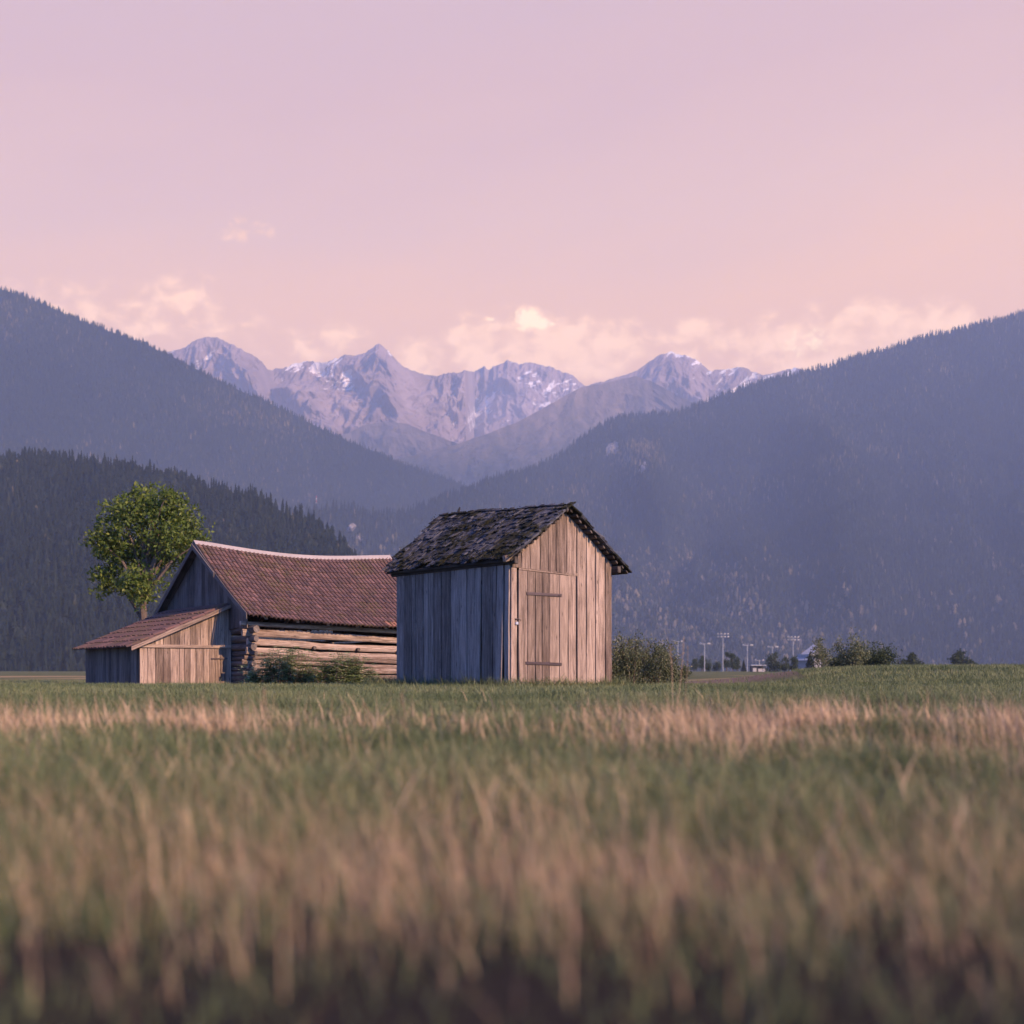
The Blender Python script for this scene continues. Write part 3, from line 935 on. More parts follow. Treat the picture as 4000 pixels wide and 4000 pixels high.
for i in range(12):
    a, b = -LW + i * LW / 12, -LW + (i + 1) * LW / 12 - .01
    mb.plank(BP(a, LT1, -.55), BP(b, LT1, -.55), BP(a, LT1, l_top(a) - .03), BP(b, LT1, l_top(b) - .03), -NB, .024, 2)
mb.build('side_wall', M['gable'], lean)


def l_rf(kk, s):     # kk along the depth, s: 0 at the barn .. 1 at the low eave
    k = .0 - (LW + .3) * s
    return BP(k, kk, 2.12 + .4375 * k + .02)


tile_slope('roof', lambda k, s: l_rf(LT1 + .2 - k, s), 0, LT1 + .2 - (LT0 - .22), 8, .22, M['tile'], lean)
mb = MB()
for i in range(8):
    for j in range(6):
        q = [l_rf(LT0 - .18 + (LT1 - LT0 + .3) * (i + a) / 8, (j + b) / 6 * .99) - Z3 * .012 for a, b in ((0, 0), (1, 0), (1, 1), (0, 1))]
        mb.poly(q)
mb.build('under_boarding', M['wood_dark'], lean)
mb = MB(); a, b = l_rf(LT0 - .2, 0), l_rf(LT0 - .2, 1)
mb.box((a + b) / 2 - Z3 * .045, NB * .014, Z3 * .06, (b - a) / 2)
mb.build('verge_board', M['wood_front'], lean)
# ------------------------------------------------------------------ leafy plants
def leaf_cloud(name, pts, size, mat, parent, rnd=None, up=0.3, aspect=.5):
    pts = np.asarray(pts); n = len(pts)
    d = rng.normal(0, 1, (n, 3)); d[:, 2] += up; d /= np.linalg.norm(d, axis=1)[:, None]
    e = rng.normal(0, 1, (n, 3)); e -= d * (d * e).sum(1)[:, None]; e /= np.linalg.norm(e, axis=1)[:, None]
    s = size * rng.uniform(.6, 1.35, n)[:, None]
    V = np.stack([pts - d * s, pts - e * s * aspect, pts + d * s, pts + e * s * aspect], 1).reshape(-1, 3)
    Q = np.arange(4 * n).reshape(n, 4)
    rnd = rng.beta(2.2, 2.4, n) if rnd is None else rnd
    return mesh_np(name, V, [Q], mat, parent, fattr={'rnd': rnd})


def branchy(base, height, spread, nmain, mat, name, parent, r0, up=.8, seed=1, levels=2):
    """trunk-less shrub skeleton; returns tip points"""
    rs = random.Random(seed); mb = MB(); tips = []
    base = Vector(base)
    for i in range(nmain):
        a = rs.uniform(0, 6.28); b = base + Vector((math.cos(a), math.sin(a), 0)) * spread * rs.uniform(.0, .35)
        e = base + Vector((math.cos(a) * spread * rs.uniform(.3, 1), math.sin(a) * spread * rs.uniform(.3, 1), height * rs.uniform(.55, 1)))
        mid = (b + e) / 2 + Vector((0, 0, height * .12))
        pts = [b, b.lerp(mid, .6), mid.lerp(e, .35), e]
        mb.tube(pts, [r0, r0 * .7, r0 * .45, r0 * .2], 5)
        for k in range(9): tips.append(tuple(b.lerp(mid, min(1, k / 4)) if k < 4 else mid.lerp(e, (k - 4) / 4)))
        for s in range(levels * 3):
            q = rs.uniform(.3, 1); c = b.lerp(mid, q * 2) if q < .5 else mid.lerp(e, q * 2 - 1)
            d = Vector((rs.gauss(0, 1), rs.gauss(0, 1), rs.uniform(.2, 1.4))).normalized() * height * rs.uniform(.12, .3)
            mb.tube([c, c + d], [r0 * .35, r0 * .12], 4)
            for k in range(4): tips.append(tuple(c + d * (k + 1) / 4))
    mb.build(name, mat, parent)
    return np.array(tips)


# willow bush right of the shed
c = at(2520, 2640, 27.2); c.z = gz1(c.x, c.y) - .02
bush = thing('willow_bush', c, 'bushy grey green shrub against the right side of the plank shed', 'bush')
tp = []
for i, (px, d, hh, sp) in enumerate(((2420, 27.2, 1.0, .28), (2455, 27.4, 1.28, .34), (2500, 27.1, 1.22, .36), (2545, 27.3, 1.05, .36), (2590, 27.2, .98, .3), (2625, 27.0, .8, .3), (2655, 27.1, .5, .25), (2470, 26.8, .9, .4), (2560, 26.8, .8, .4), (2400, 26.9, .72, .25))):
    b = at(px, 2640, d); b.z = gz1(b.x, b.y)
    t_ = branchy(b, hh, sp, 9, M['bark'], 'stem', bush, .010, seed=i + 5)
    tp.append(t_)
tp = np.concatenate(tp)
P = tp[rng.integers(0, len(tp), 17000)] + rng.normal(0, 1, (17000, 3)) * np.array([.045, .045, .05])
Q_ = np.stack([rng.uniform(at(2392, 0, 27).x, at(2668, 0, 27).x, 6500), rng.normal(27.0, .22, 6500), np.zeros(6500)], 1)
Q_[:, 2] = gz(Q_[:, 0], Q_[:, 1]) + rng.beta(1.3, 2.4, 6500) * (.85 - .35 * sstep(3.4, 4.0, Q_[:, 0])) * (.8 + .4 * fbm(Q_[:, 0] * 4, Q_[:, 1] * 4, 2, 5))
P = np.concatenate([P, Q_])
P[:, 2] = np.maximum(P[:, 2], gz(P[:, 0], P[:, 1]) + .02)
leaf_cloud('foliage', P, .025, M['leaf_bush'], bush, up=.9, aspect=.42)

# elder bushes in front of the log wall
def elder(px, d, spec, label, seed):
    c = at(px, 2640, d); c.z = gz1(c.x, c.y)
    t = thing('elder_bush', c, label, 'bush', 'elder bushes along the log wall')
    rs = random.Random(seed); mb = MB(); lv = []; lr = []
    for (dx, h, n) in spec:
        for i in range(n):
            b = c + Vector((dx + rs.gauss(0, .14), rs.gauss(0, .18), 0)); b.z = gz1(b.x, b.y)
            hh = h * rs.uniform(.5, 1.02); lean_ = Vector((rs.gauss(0, .22), rs.gauss(-.05, .18), 0)) * hh
            pts = [b, b + lean_ * .3 + Z3 * hh * .4, b + lean_ * .7 + Z3 * hh * .75, b + lean_ + Z3 * hh]
            mb.tube(pts, [.010, .008, .006, .003], 5)
            for k in range(int(16 + hh * 16)):
                q = rs.uniform(.12, 1.0); s0 = pts[0].lerp(pts[1], q / .4) if q < .4 else (pts[1].lerp(pts[2], (q - .4) / .35) if q < .75 else pts[2].lerp(pts[3], (q - .75) / .25))
                az = rs.uniform(0, 6.28); out_ = Vector((math.cos(az), math.sin(az), rs.uniform(-.1, .5))).normalized()
                ln = rs.uniform(.12, .24); sd = out_.cross(Z3).normalized()
                rv = rs.betavariate(2, 2)
                for j in range(7):            # pinnate leaf: three pairs and a terminal leaflet
                    w_ = min(1, (j // 2) / 3 + .25) if j < 6 else 1
                    o = s0 + out_ * ln * w_ - Z3 * .05 * w_ * w_
                    dd = out_ if j == 6 else (sd * (1 if j % 2 else -1) + out_ * .5).normalized()
                    l = rs.uniform(.065, .105); pp = dd.cross(Vector((rs.gauss(0, .3), rs.gauss(0, .3), 1))).normalized()
                    lv.append((o, o + dd * l * .5 + pp * l * .2, o + dd * l - Z3 * .012, o + dd * l * .5 - pp * l * .2)); lr.append(min(1, max(0, rv + rs.gauss(0, .12))))
    mb.build('stem', M['bark'], t)
    V = np.array([tuple(p) for q in lv for p in q]); Q = np.arange(len(V)).reshape(-1, 4)
    mesh_np('foliage', V, [Q], M['leaf_elder'], t, fattr={'rnd': lr})


elder(1085, 31.6, [(-.62, .65, 8), (-.4, .85, 10), (-.1, 1.0, 11), (.12, 1.15, 9), (.3, 1.36, 7), (.42, 1.2, 5), (.6, .7, 8), (.9, .55, 10)], 'green elder bush with one tall shoot near the log ends', 3)
elder(1320, 31.8, [(-.62, .6, 9), (-.35, .8, 10), (-.1, 1.0, 11), (.12, 1.12, 12), (.32, 1.05, 10), (.52, .8, 9), (.7, .55, 6)], 'rounded green elder bush in the middle of the log wall', 4)


# broadleaf tree behind the barn
def blob_tree(name, base, blobs, nleaf, leaf, mat, label, cat, trunk_r, group=None, up=.3):
    base = Vector(base)
    t = thing(name, base, label, cat, group)
    mb = MB(); top = max(b[2] for b in blobs) - base.z
    pts = [base - Z3 * .1, base + Z3 * top * .3, base + Z3 * top * .6, base + Z3 * top * .85]
    mb.tube(pts, [trunk_r, trunk_r * .8, trunk_r * .5, trunk_r * .15], 8, None, .06)
    for b in blobs:
        c = Vector(b[:3]); s = base + Z3 * max(.15 * top, min(top * .7, (c.z - base.z) * .6))
        mb.tube([s, s.lerp(c, .5) + Z3 * .05 * top, c], [trunk_r * .4, trunk_r * .25, trunk_r * .06], 5)
    mb.build('trunk', M['bark'], t)
    P = []; wts = np.array([b[3] ** 2.4 for b in blobs]); wts /= wts.sum()
    for b, w_ in zip(blobs, wts):
        n = int(nleaf * w_); d = rng.normal(0, 1, (n, 3)); d /= np.linalg.norm(d, axis=1)[:, None]
        r = b[3] * (rng.uniform(0, 1, n) ** .45)
        lump = 1 + .75 * fbm(d[:, 0] * 2.3 + b[0], d[:, 1] * 2.3 + d[:, 2] * 2.9 + b[2], 3, 8)
        k = rng.uniform(0, 1, n) < np.clip(.62 + 1.3 * fbm(d[:, 0] * 3.1 + b[1], d[:, 2] * 3.1 + r / max(b[3], .01) * 1.5, 2, 13), .08, 1)
        q = np.array(b[:3]) + d * (r * lump)[:, None] * np.array([1, 1, b[4] if len(b) > 4 else .9])
        P.append(q[k])
    P = np.concatenate(P)
    leaf_cloud('crown', P, leaf, mat, t, up=up)


def px_blobs(specs, d, jit=0):
    out = []
    for (px, py, rp, *rest) in specs:
        dd = d + random.uniform(-1, 1) * jit
        c = at(px, py, dd); out.append((c.x, c.y, c.z, rp / F * dd * .88, *(rest or [.95])))
    return out


TD = 47
b = at(560, 2640, TD); b.z = gz1(b.x, b.y)
blob_tree('broadleaf_tree', b, px_blobs([(600, 2010, 120), (700, 2020, 85), (690, 1960, 60), (740, 2075, 75), (660, 2100, 100), (560, 1960, 90), (480, 2030, 120), (600, 2180, 130), (470, 2170, 110), (720, 2150, 70), (400, 2120, 90), (540, 2290, 110), (420, 2270, 90), (790, 2110, 35), (650, 1930, 40)], TD, 1.0),
          24000, .085, M['leaf_tree'], 'sunlit broadleaf tree rising behind the left end of the barn', 'tree', .2)

# distant trees along the far edge of the field
FD = 400
far = [
    # px, width, top, depth, kind, label
    (2712, 46, 2572, 430, 'b', 'small round pale tree leftmost in the far tree line'),
    (2760, 60, 2575, 420, 'b', 'dark low tree beside the left floodlight mast'),
    (2742, 26, 2556, 440, 'b', 'narrow tree behind the left floodlight mast'),
    (2768, 26, 2590, 380, 's', 'small rounded bush right of the left floodlight mast'),
    (2800, 46, 2586, 430, 'b', 'low dark tree left of the tallest floodlight mast'),
    (2838, 36, 2540, 425, 'p', 'tall bushy tree right beside the tallest floodlight mast'),
    (2862, 38, 2548, 430, 'p', 'second bushy tree right of the tallest floodlight mast'),
    (2882, 34, 2562, 440, 'b', 'pale tree fading to the left of the third floodlight mast'),
    (2905, 26, 2580, 425, 'c', 'small conifer just left of the third floodlight mast'),
    (3030, 86, 2545, 330, 'b', 'broad dark tree right of the open hut'),
    (3068, 50, 2562, 325, 'b', 'paler tree touching the right side of the broad dark tree'),
    (3098, 50, 2562, 330, 'b', 'low dark tree in front of the grey hall'),
    (3165, 62, 2548, 250, 'c', 'dark spruce in front of the grey hall gable'),
]
for (px, wd, top, d, kind, lab) in far:
    b = at(px, 2640, d); b.z = gz1(b.x, b.y) - .3
    h = (HZ - top) / F * d - b.z; wr = wd / F * d / 2
    if kind == 'c':
        t = thing('far_conifer', b, lab, 'tree', 'trees along the far edge of the field')
        mb = MB(); mb.tube([b, b + Z3 * h], [h * .02, .02], 6); mb.build('trunk', M['bark'], t)
        n = 2600; q = rng.uniform(0.05, 1, n) ** .8; a = rng.uniform(0, 6.28, n)
        lay = .75 + .35 * np.abs(np.sin(q * 22 + a)) ; rr2 = wr * (1.02 - q) * lay * rng.uniform(.3, 1, n) ** .5
        P = np.stack([b.x + np.cos(a) * rr2, b.y + np.sin(a) * rr2, b.z + q * h - rr2 * .25], 1)
        leaf_cloud('crown', P, h * .035, M['conifer'], t, up=-.1, aspect=.4)
    else:
        bl = []
        nb_ = 9
        for i in range(nb_):
            zf = random.uniform(.25, .85); sp = {'b': 1.0, 's': 1.0, 'p': .75}[kind]
            prof_ = math.sin(math.pi * min(1, zf * .9 + .12)) ** .6
            a = random.uniform(0, 6.28); o = wr * random.uniform(.2, .72) * sp * prof_
            bl.append((b.x + math.cos(a) * o, b.y + math.sin(a) * o, b.z + h * zf, wr * random.uniform(.34, .6), 1.1))
        bl.append((b.x, b.y, b.z + h * .86, wr * .38, 1.2)); bl.append((b.x, b.y, b.z + h * .35, wr * .8, .8))
        blob_tree('far_tree', b, bl, 3800, h * .022 + .06, M['leaf_far'], lab, 'tree', h * .022, 'trees along the far edge of the field')

# nearer saplings and shrubs at the right edge
def sapling(px, top, d, spread, lab, n=1800, leaf=.045, stems=5, name='sapling', cat='sapling', mat='leaf_bush'):
    b = at(px, 2640, d); b.z = gz1(b.x, b.y) - .05
    h = (HZ - top) / F * d - b.z
    t = thing(name, b, lab, cat)
    tp = branchy(b, h, spread, stems, M['bark'], 'stem', t, .014, seed=int(px))
    P = tp[rng.integers(0, len(tp), n)] + rng.normal(0, 1, (n, 3)) * np.array([.10, .10, .12]) * (spread / .6 + .25)
    P[:, 2] = np.maximum(P[:, 2], b.z + .05)
    leaf_cloud('foliage', P, leaf, M[mat], t, up=.7)


sapling(3193, 2494, 62, .42, 'slender sapling with sparse leaves before the hall gable', 1100, .05, 4)
sapling(3222, 2484, 63, .40, 'tallest thin sapling right of the hall gable', 1000, .05, 4)
sapling(3268, 2558, 66, .95, 'dark low shrub between the saplings and the right hand bush', 3600, .06, 9, 'shrub', 'shrub', 'leaf_far')
sapling(3318, 2494, 60, .75, 'loose tall bush at the right end of the tree line', 4200, .055, 10, 'shrub', 'shrub')
sapling(3420, 2540, 64, 1.2, 'wide low bush beyond the right end of the tree line', 5200, .06, 12, 'shrub', 'shrub', 'leaf_far')
b = at(3560, 2640, 260); b.z = gz1(b.x, b.y) - .3
blob_tree('far_tree', b, px_blobs([(3560, 2585, 30), (3590, 2600, 26), (3530, 2598, 28), (3562, 2565, 20)], 260, 1), 5000, .22, M['leaf_far'], 'round far tree standing right of the wide low bush', 'tree', .25, 'trees along the far edge of the field')
b = at(3760, 2640, 300); b.z = gz1(b.x, b.y) - .3
blob_tree('far_tree', b, px_blobs([(3740, 2580, 34), (3775, 2590, 30), (3800, 2602, 24), (3755, 2556, 22)], 300, 1), 5000, .24, M['leaf_far'], 'rightmost far tree at the edge of the field', 'tree', .25, 'trees along the far edge of the field')

# ------------------------------------------------------------------ floodlight masts
def floodlight(px, top, d, kind, lab):
    b = at(px, 2640, d); b.z = gz1(b.x, b.y)
    zt = (HZ - top) / F * d; h = zt - b.z
    t = thing('floodlight_mast', b, lab, 'floodlight mast', 'floodlight masts round the sports field')
    mb = MB(); mb.tube([b, b + Z3 * h * .5, b + Z3 * h], [.15, .13, .10], 8, .5); mb.build('pole', M['pole'], t)
    k = d / 385
    mb = MB(); w = (1.9 if kind == 2 else 1.5) * k
    mb.box(b + Z3 * (h - .1), Z3 * .07, Vector((0, .07, 0)), Vector((w, 0, 0)))
    if kind == 2: mb.box(b + Z3 * (h - 1.0 * k), Z3 * .07, Vector((0, .07, 0)), Vector((w * .85, 0, 0)))
    mb.build('crossbar', M['pole'], t)
    xs_ = [-.85, -.3, .3, .85] if kind == 2 else ([-.9, .75, 1.0] if kind == 1 else [-.8, .8])
    for rowz in ([0, -.95 * k] if kind == 2 else [0]):
        for x in xs_:
            mb = MB(); q = b + Vector((x * w, -.25, h + .12 + rowz)); dn = Vector((x * .3, -.8, -.5)).normalized(); sx_ = dn.cross(Z3).normalized(); up_ = sx_.cross(dn)
            mb.quadstrip_box([[q + sx_ * a * .2 * k + up_ * c_ * .16 * k for a, c_ in ((-1, -1), (1, -1), (1, 1), (-1, 1))], [q + dn * .3 * k + sx_ * a * .30 * k + up_ * c_ * .24 * k for a, c_ in ((-1, -1), (1, -1), (1, 1), (-1, 1))]], [0, .3], .5)
            mb.build('lamp_head', M['lamp'], t)


floodlight(2752, 2514, 385, 1, 'floodlight mast with three lamps leftmost of the clear row')
floodlight(2824, 2476, 390, 2, 'tallest floodlight mast with a double row of lamps')
floodlight(2919, 2520, 380, 1, 'third floodlight mast standing left of the open hut')
floodlight(3017, 2526, 440, 1, 'short floodlight mast half hidden behind the broad dark tree')
floodlight(3098, 2488, 395, 2, 'tall floodlight mast left of the grey hall')
floodlight(2648, 2505, 410, 0, 'floodlight mast hidden behind the tall dry stalks')
floodlight(2966, 2579, 360, 0, 'small lamp mast beside the open hut')
floodlight(2388, 2500, 430, 0, 'floodlight mast peeping out beside the shed wall')

# open hut
d = 350
b = at(2962, 2640, d); b.z = gz1(b.x, b.y)
hut = thing('open_hut', b, 'small open hut with a flat roof and white front panels at the field edge', 'hut')
s = d / F
def hb(x0, x1, y0, y1, dep0, dep1, nm, mat):
    mb = MB(); za, zb_ = (HZ - y1) * s, (HZ - y0) * s
    mb.box(Vector(((x0 + x1) / 2 - 2000, 0, 0)) * s + Vector((0, d + (dep0 + dep1) / 2, (za + zb_) / 2)), Vector(((x1 - x0) / 2 * s, 0, 0)), Vector((0, (dep1 - dep0) / 2, 0)), Z3 * (zb_ - za) / 2)
    mb.build(nm, mat, hut, bevel=.02)
hb(2934, 2993, 2597, 2601, -.4, 3.4, 'roof', M['greyroof'])
hb(2938, 2990, 2601, 2626, 2.8, 3.0, 'back_wall', M['darkpanel'])
hb(2937, 2941, 2601, 2626, .2, 3.0, 'side_wall', M['darkpanel'])
hb(2941, 2955, 2609, 2624, 0, .15, 'front_panel', M['hall_wall'])
hb(2962, 2989, 2612, 2624, 0, .15, 'front_panel', M['hall_wall'])
hb(2958, 2960, 2601, 2626, 0, .12, 'post', M['darkpanel'])
hb(2989, 2991, 2601, 2626, 0, .12, 'post', M['darkpanel'])

# grey hall with a steep roof
d = 340
b = at(3150, 2640, d); b.z = gz1(b.x, b.y)
hall = thing('grey_hall', b, 'pale building with a big grey roof and a row of dormers behind the spruce', 'building')
def hp(px, py, dd): return at(px, py, dd)
e0, e1 = hp(3104, 2578, 338), hp(3186, 2578, 332)
r0, r1 = hp(3112, 2576, 346), hp(3190, 2518, 341)
mb = MB(); gl = b.z - .3
A0, A1, A2 = hp(3107, 2590, 336), hp(3182, 2590, 330), None
rid0, rid1 = hp(3158, 2542, 352), hp(3186, 2520, 345)
fl, fr_ = hp(3107, 2580, 338), hp(3181, 2580, 331)
bl_, br = hp(3140, 2580, 368), hp(3206, 2580, 360)
ra, rb_ = (fl + bl_) / 2, (fr_ + br) / 2
ra = rb_.lerp(ra, .15)
zr = (HZ - 2519) / F * 345
ra.z = zr; rb_.z = zr; ze = fl.z
for q in (fr_, bl_, br): q.z = ze
for (p, q) in ((fl, fr_), (fr_, br), (br, bl_), (bl_, fl)):
    mb.poly([Vector((p.x, p.y, gl)), Vector((q.x, q.y, gl)), Vector((q.x, q.y, ze)), Vector((p.x, p.y, ze))])
mb.poly([fr_, br, rb_]); mb.poly([fl, ra, bl_])
mb.build('wall', M['hall_wall'], hall)
o = (fr_ - fl).normalized()
mb = MB()
sl = []
for (a_, b_) in ((fl, fr_), (br, bl_)):
    n_ = 1
    m0, m1 = (ra, rb_) if a_ is fl else (rb_, ra)
    e_ = (a_ - m0) * 0.06; g_ = o * .5 if a_ is fl else -o * .5
    q = [a_ + e_ - g_ + Z3 * .1, b_ + e_ + g_ + Z3 * .1, m1 + g_ + Z3 * .1, m0 - g_ + Z3 * .1]
    mb.quadstrip_box([[p_ for p_ in q], [p_ + Z3 * .22 for p_ in q]], [0, .2], .5)
hroof = mb.build('roof', M['greyroof'], hall)
for i in range(5):
    f = .12 + i * .17; c = fl.lerp(fr_, f).lerp(ra.lerp(rb_, f), .16)
    back = (ra - fl); back.z = 0; back.normalize()
    mb = MB(); mb.box(c + Z3 * .55 + back * .2, o * .55, back * .9, Z3 * .5); mb.build('dormer', M['hall_wall'], hroof)
for i in range(3):
    f = .2 + i * .3; c = fr_.lerp(br, f); nrm = Vector((o.x, o.y, 0))
    mb = MB(); mb.box(Vector((c.x, c.y, ze - 1.2)) + nrm * .05, (br - fr_).normalized() * .7, nrm * .06, Z3 * .7)
    mb.build('window', M['glass'], hall)

# ------------------------------------------------------------------ hills and mountains
KS = 4000 / 1932.0


def hill(name, crest, foot, mat, nS=260, nT=90, p=1.15, amp=60, fs=14, rough=0.8, shift=0.0, back=1500, seed=1, depth_amp=0, bumps=(), floor=-20, lower=0.0, attrs=False, kind='structure'):
    """crest: (x, y, depth) in 1932-pixel units; foot: (x, depth) pairs; real terrain with a front and a back slope"""
    cx = np.array([c[0] for c in crest], float); cy = np.array([c[1] for c in crest], float); cd = np.array([c[2] for c in crest], float)
    sx_ = np.linspace(cx[0], cx[-1], nS)
    y_ = np.interp(sx_, cx, cy) + rough * fbm(sx_ * .16, np.zeros(nS) + seed, 4, seed)
    d_ = np.interp(sx_, cx, cd)
    fd = np.interp(sx_, [f[0] for f in foot], [f[1] for f in foot])
    u = (sx_ * KS - 2000) / F; v = (HZ - y_ * KS) / F
    zc = v * d_ - lower
    tf = np.linspace(0, 1, nT) ** 1.15; tb = -np.linspace(.04, 1, 14)[::-1]
    t = np.concatenate([tb, tf])
    Tm, Sm = np.meshgrid(t, np.arange(nS), indexing='ij')
    U_, D_, FD, ZC = u[Sm], d_[Sm], fd[Sm], zc[Sm]
    tt = np.clip(Tm, 0, 1)
    yy = np.where(Tm >= 0, D_ + (FD - D_) * tt, D_ - Tm * back)
    xx = np.where(Tm >= 0, U_ * D_ * (1 - tt) + (U_ * FD + shift) * tt, U_ * D_)
    zz = np.where(Tm >= 0, floor + (ZC - floor) * (1 - tt) ** p, floor + (ZC - floor) * (1 + Tm * .92))
    env = np.where(Tm >= 0, np.sin(np.pi * np.clip(tt * .92 + .03, 0, 1)) ** .8, .4 * np.minimum(1, -Tm * 4))
    xs_ = xx / 1000.0; q = Tm * 1.0
    warp = fbm(xs_ * 2 + 5, q * 3, 3, seed + 3) * .7
    rg_ = ridged(xs_ * fs / 10 * (.62 if depth_amp else 1) + warp + q * (2.4 if depth_amp else .8), q * (4.6 if depth_amp else 3.2) - xs_ * (.9 if depth_amp else 0) + seed, 5, seed)
    zz = zz - amp * env * (1 - rg_) * 1.6 * (Tm >= 0)
    for (bp_, bw_, ba_, t0_, t1_) in bumps:
        g_ = np.exp(-((sx_[Sm] * KS - bp_ - 60 * tt) / bw_) ** 2) * np.sin(np.pi * np.clip((tt - t0_) / (t1_ - t0_), 0, 1)) ** 1.2
        yy = yy - ba_ * g_; xx = xx * (1 - ba_ * g_ / np.maximum(yy + ba_ * g_, 1)); zz = zz * (1 - ba_ * g_ / np.maximum(yy + ba_ * g_, 1))
    if depth_amp:
        e2 = np.where(Tm >= 0, np.minimum(1, tt * 9 + .10) * (1 - tt * .5), .3)
        yy = yy - depth_amp * e2 * (rg_ - .72) * 1.25
        r2 = ridged(xs_ * 4.4 - q * 3.5 + warp, q * 7.5 + xs_ * 1.6, 4, seed + 40)
        yy = yy - depth_amp * .55 * e2 * (r2 - .7)
        r3 = ridged(xs_ * 11 + q * 9 + warp, q * 14, 4, seed + 80)
        yy = yy - depth_amp * .26 * np.minimum(1, np.abs(Tm) * 30 + .2) * (r3 - .7)
        rg_ = rg_ * .45 + r2 * .35 + r3 * .2
    nx_ = nS; n_r = len(t)
    ii = (np.arange(n_r - 1)[:, None] * nx_ + np.arange(nx_ - 1)[None, :]).ravel()
    Qd = np.stack([ii, ii + nx_, ii + nx_ + 1, ii + 1], 1)
    va = {'cav': (1 - rg_).ravel(), 'fall': Tm.ravel()}
    V = np.stack([xx, yy, zz], -1)
    o = mesh_np(name, V.reshape(-1, 3), [Qd], mat, vattr=va, smooth=depth_amp == 0)
    tag(o, kind=kind)
    return V[len(tb):], tf, sx_


def conifers(name, pts, hgt, mat, tiers, sides, label, rnd, wfac=.17, roundish=None):
    n = len(pts); Vs = []; Ts = []; Rs = []; b = 0
    lean_ = rng.normal(0, .02, (n, 2)); wf = wfac * rng.uniform(.7, 1.35, n)
    if roundish is not None: wf = np.where(roundish, wf * 1.9, wf)
    for k in range(tiers):
        q0 = k / tiers * .86 + (.06 if tiers > 1 else 0.02); q1 = min(1.0, (k + 1.75) / tiers) if k < tiers - 1 else 1.0
        if k == tiers - 1: q1 = 1.0
        rad = hgt * wf * (1 - q0 * .92)
        if roundish is not None:
            rad = np.where(roundish, hgt * wf * math.sin(math.pi * min(.95, q0 * .75 + .28)) * .8, rad)
        a0 = rng.uniform(0, 6.28, n)
        ap = pts + np.stack([lean_[:, 0] * hgt, lean_[:, 1] * hgt, hgt * q1], 1)
        if roundish is not None: ap[:, 2] = np.where(roundish, pts[:, 2] + hgt * min(.92, q1 * .95), ap[:, 2])
        ring = []
        for j in range(sides):
            a = a0 + 6.2832 * j / sides + rng.normal(0, .2, n); r = rad * rng.uniform(.6, 1.25, n)
            ring.append(pts + np.stack([np.cos(a) * r, np.sin(a) * r, hgt * (q0 + rng.normal(0, .025, n))], 1))
        V = np.stack([ap] + ring, 1).reshape(-1, 3)
        base = (np.arange(n) * (sides + 1))[:, None] + b
        for j in range(sides):
            Ts.append(base + np.array([0, 1 + j, 1 + (j + 1) % sides])); Rs.append(rnd)
        Vs.append(V); b += len(V)
    o = mesh_np(name, np.concatenate(Vs), [np.concatenate(Ts)], mat, fattr={'rnd': np.concatenate(Rs)})
    tag(o, label, 'forest', kind='stuff')
    return o


def scatter(V, n, tmax=1.0, tmin=0.0, xr_=None):
    """random points on a hill grid, weighted by area"""
    A_ = np.linalg.norm(np.cross(V[1:, :-1] - V[:-1, :-1], V[:-1, 1:] - V[:-1, :-1]), axis=-1)
    nt_, ns_ = A_.shape
    tt = np.linspace(0, 1, nt_)
    A_ = A_ * ((tt >= tmin) & (tt <= tmax))[:, None]
    if xr_ is not None:
        px = V[:-1, :-1, 0] / V[:-1, :-1, 1] * F + 2000
        A_ = A_ * ((px > xr_[0]) & (px < xr_[1]))
    idx = rng.choice(A_.size, n, p=(A_ / A_.sum()).ravel())
    i, j = np.divmod(idx, ns_); a, b = rng.uniform(0, 1, n), rng.uniform(0, 1, n)
    P = (V[i, j] * ((1 - a) * (1 - b))[:, None] + V[i + 1, j] * (a * (1 - b))[:, None] + V[i, j + 1] * ((1 - a) * b)[:, None] + V[i + 1, j + 1] * (a * b)[:, None])
    return P, (i + a) / nt_


def pxy(P): return P[:, 0] / P[:, 1] * F + 2000, HZ - P[:, 2] / P[:, 1] * F


def patch(P, cx, cy, rx, ry, seed, rot=0):
    x, y = pxy(P); dx, dy = x - cx, y - cy
    c, s = math.cos(rot), math.sin(rot); dx, dy = dx * c + dy * s, -dx * s + dy * c
    e = np.sqrt((dx / rx) ** 2 + (dy / ry) ** 2)
    return e + .55 * fbm(P[:, 0] * .02, P[:, 2] * .02, 3, seed) < .85


# materials of the far ground
m, nt = new_mat('forest_floor'); N = NT(nt)
p = N.pos(); n1 = N.noise(p, .012, 5, .6); n2 = N.noise(p, .05, 5, .65)
N.out(N.ramp(N.math('ADD', N.math('MULTIPLY', n1, .5), N.math('MULTIPLY', n2, .5)), [(.3, (.006, .010, .008)), (.55, (.014, .020, .013)), (.75, (.035, .036, .02))]), .95)
M['forest_floor'] = m
m, nt = new_mat('cliff_rock'); N = NT(nt)
p = N.pos(); n1 = N.noise(N.scalev(p, (.05, .05, .02)), 1.0, 6, .7)
N.out(N.ramp(n1, [(.3, (.12, .10, .085)), (.5, (.30, .25, .21)), (.7, (.50, .43, .37))]), .9, n1, .8, 3.0)
M['cliff'] = m

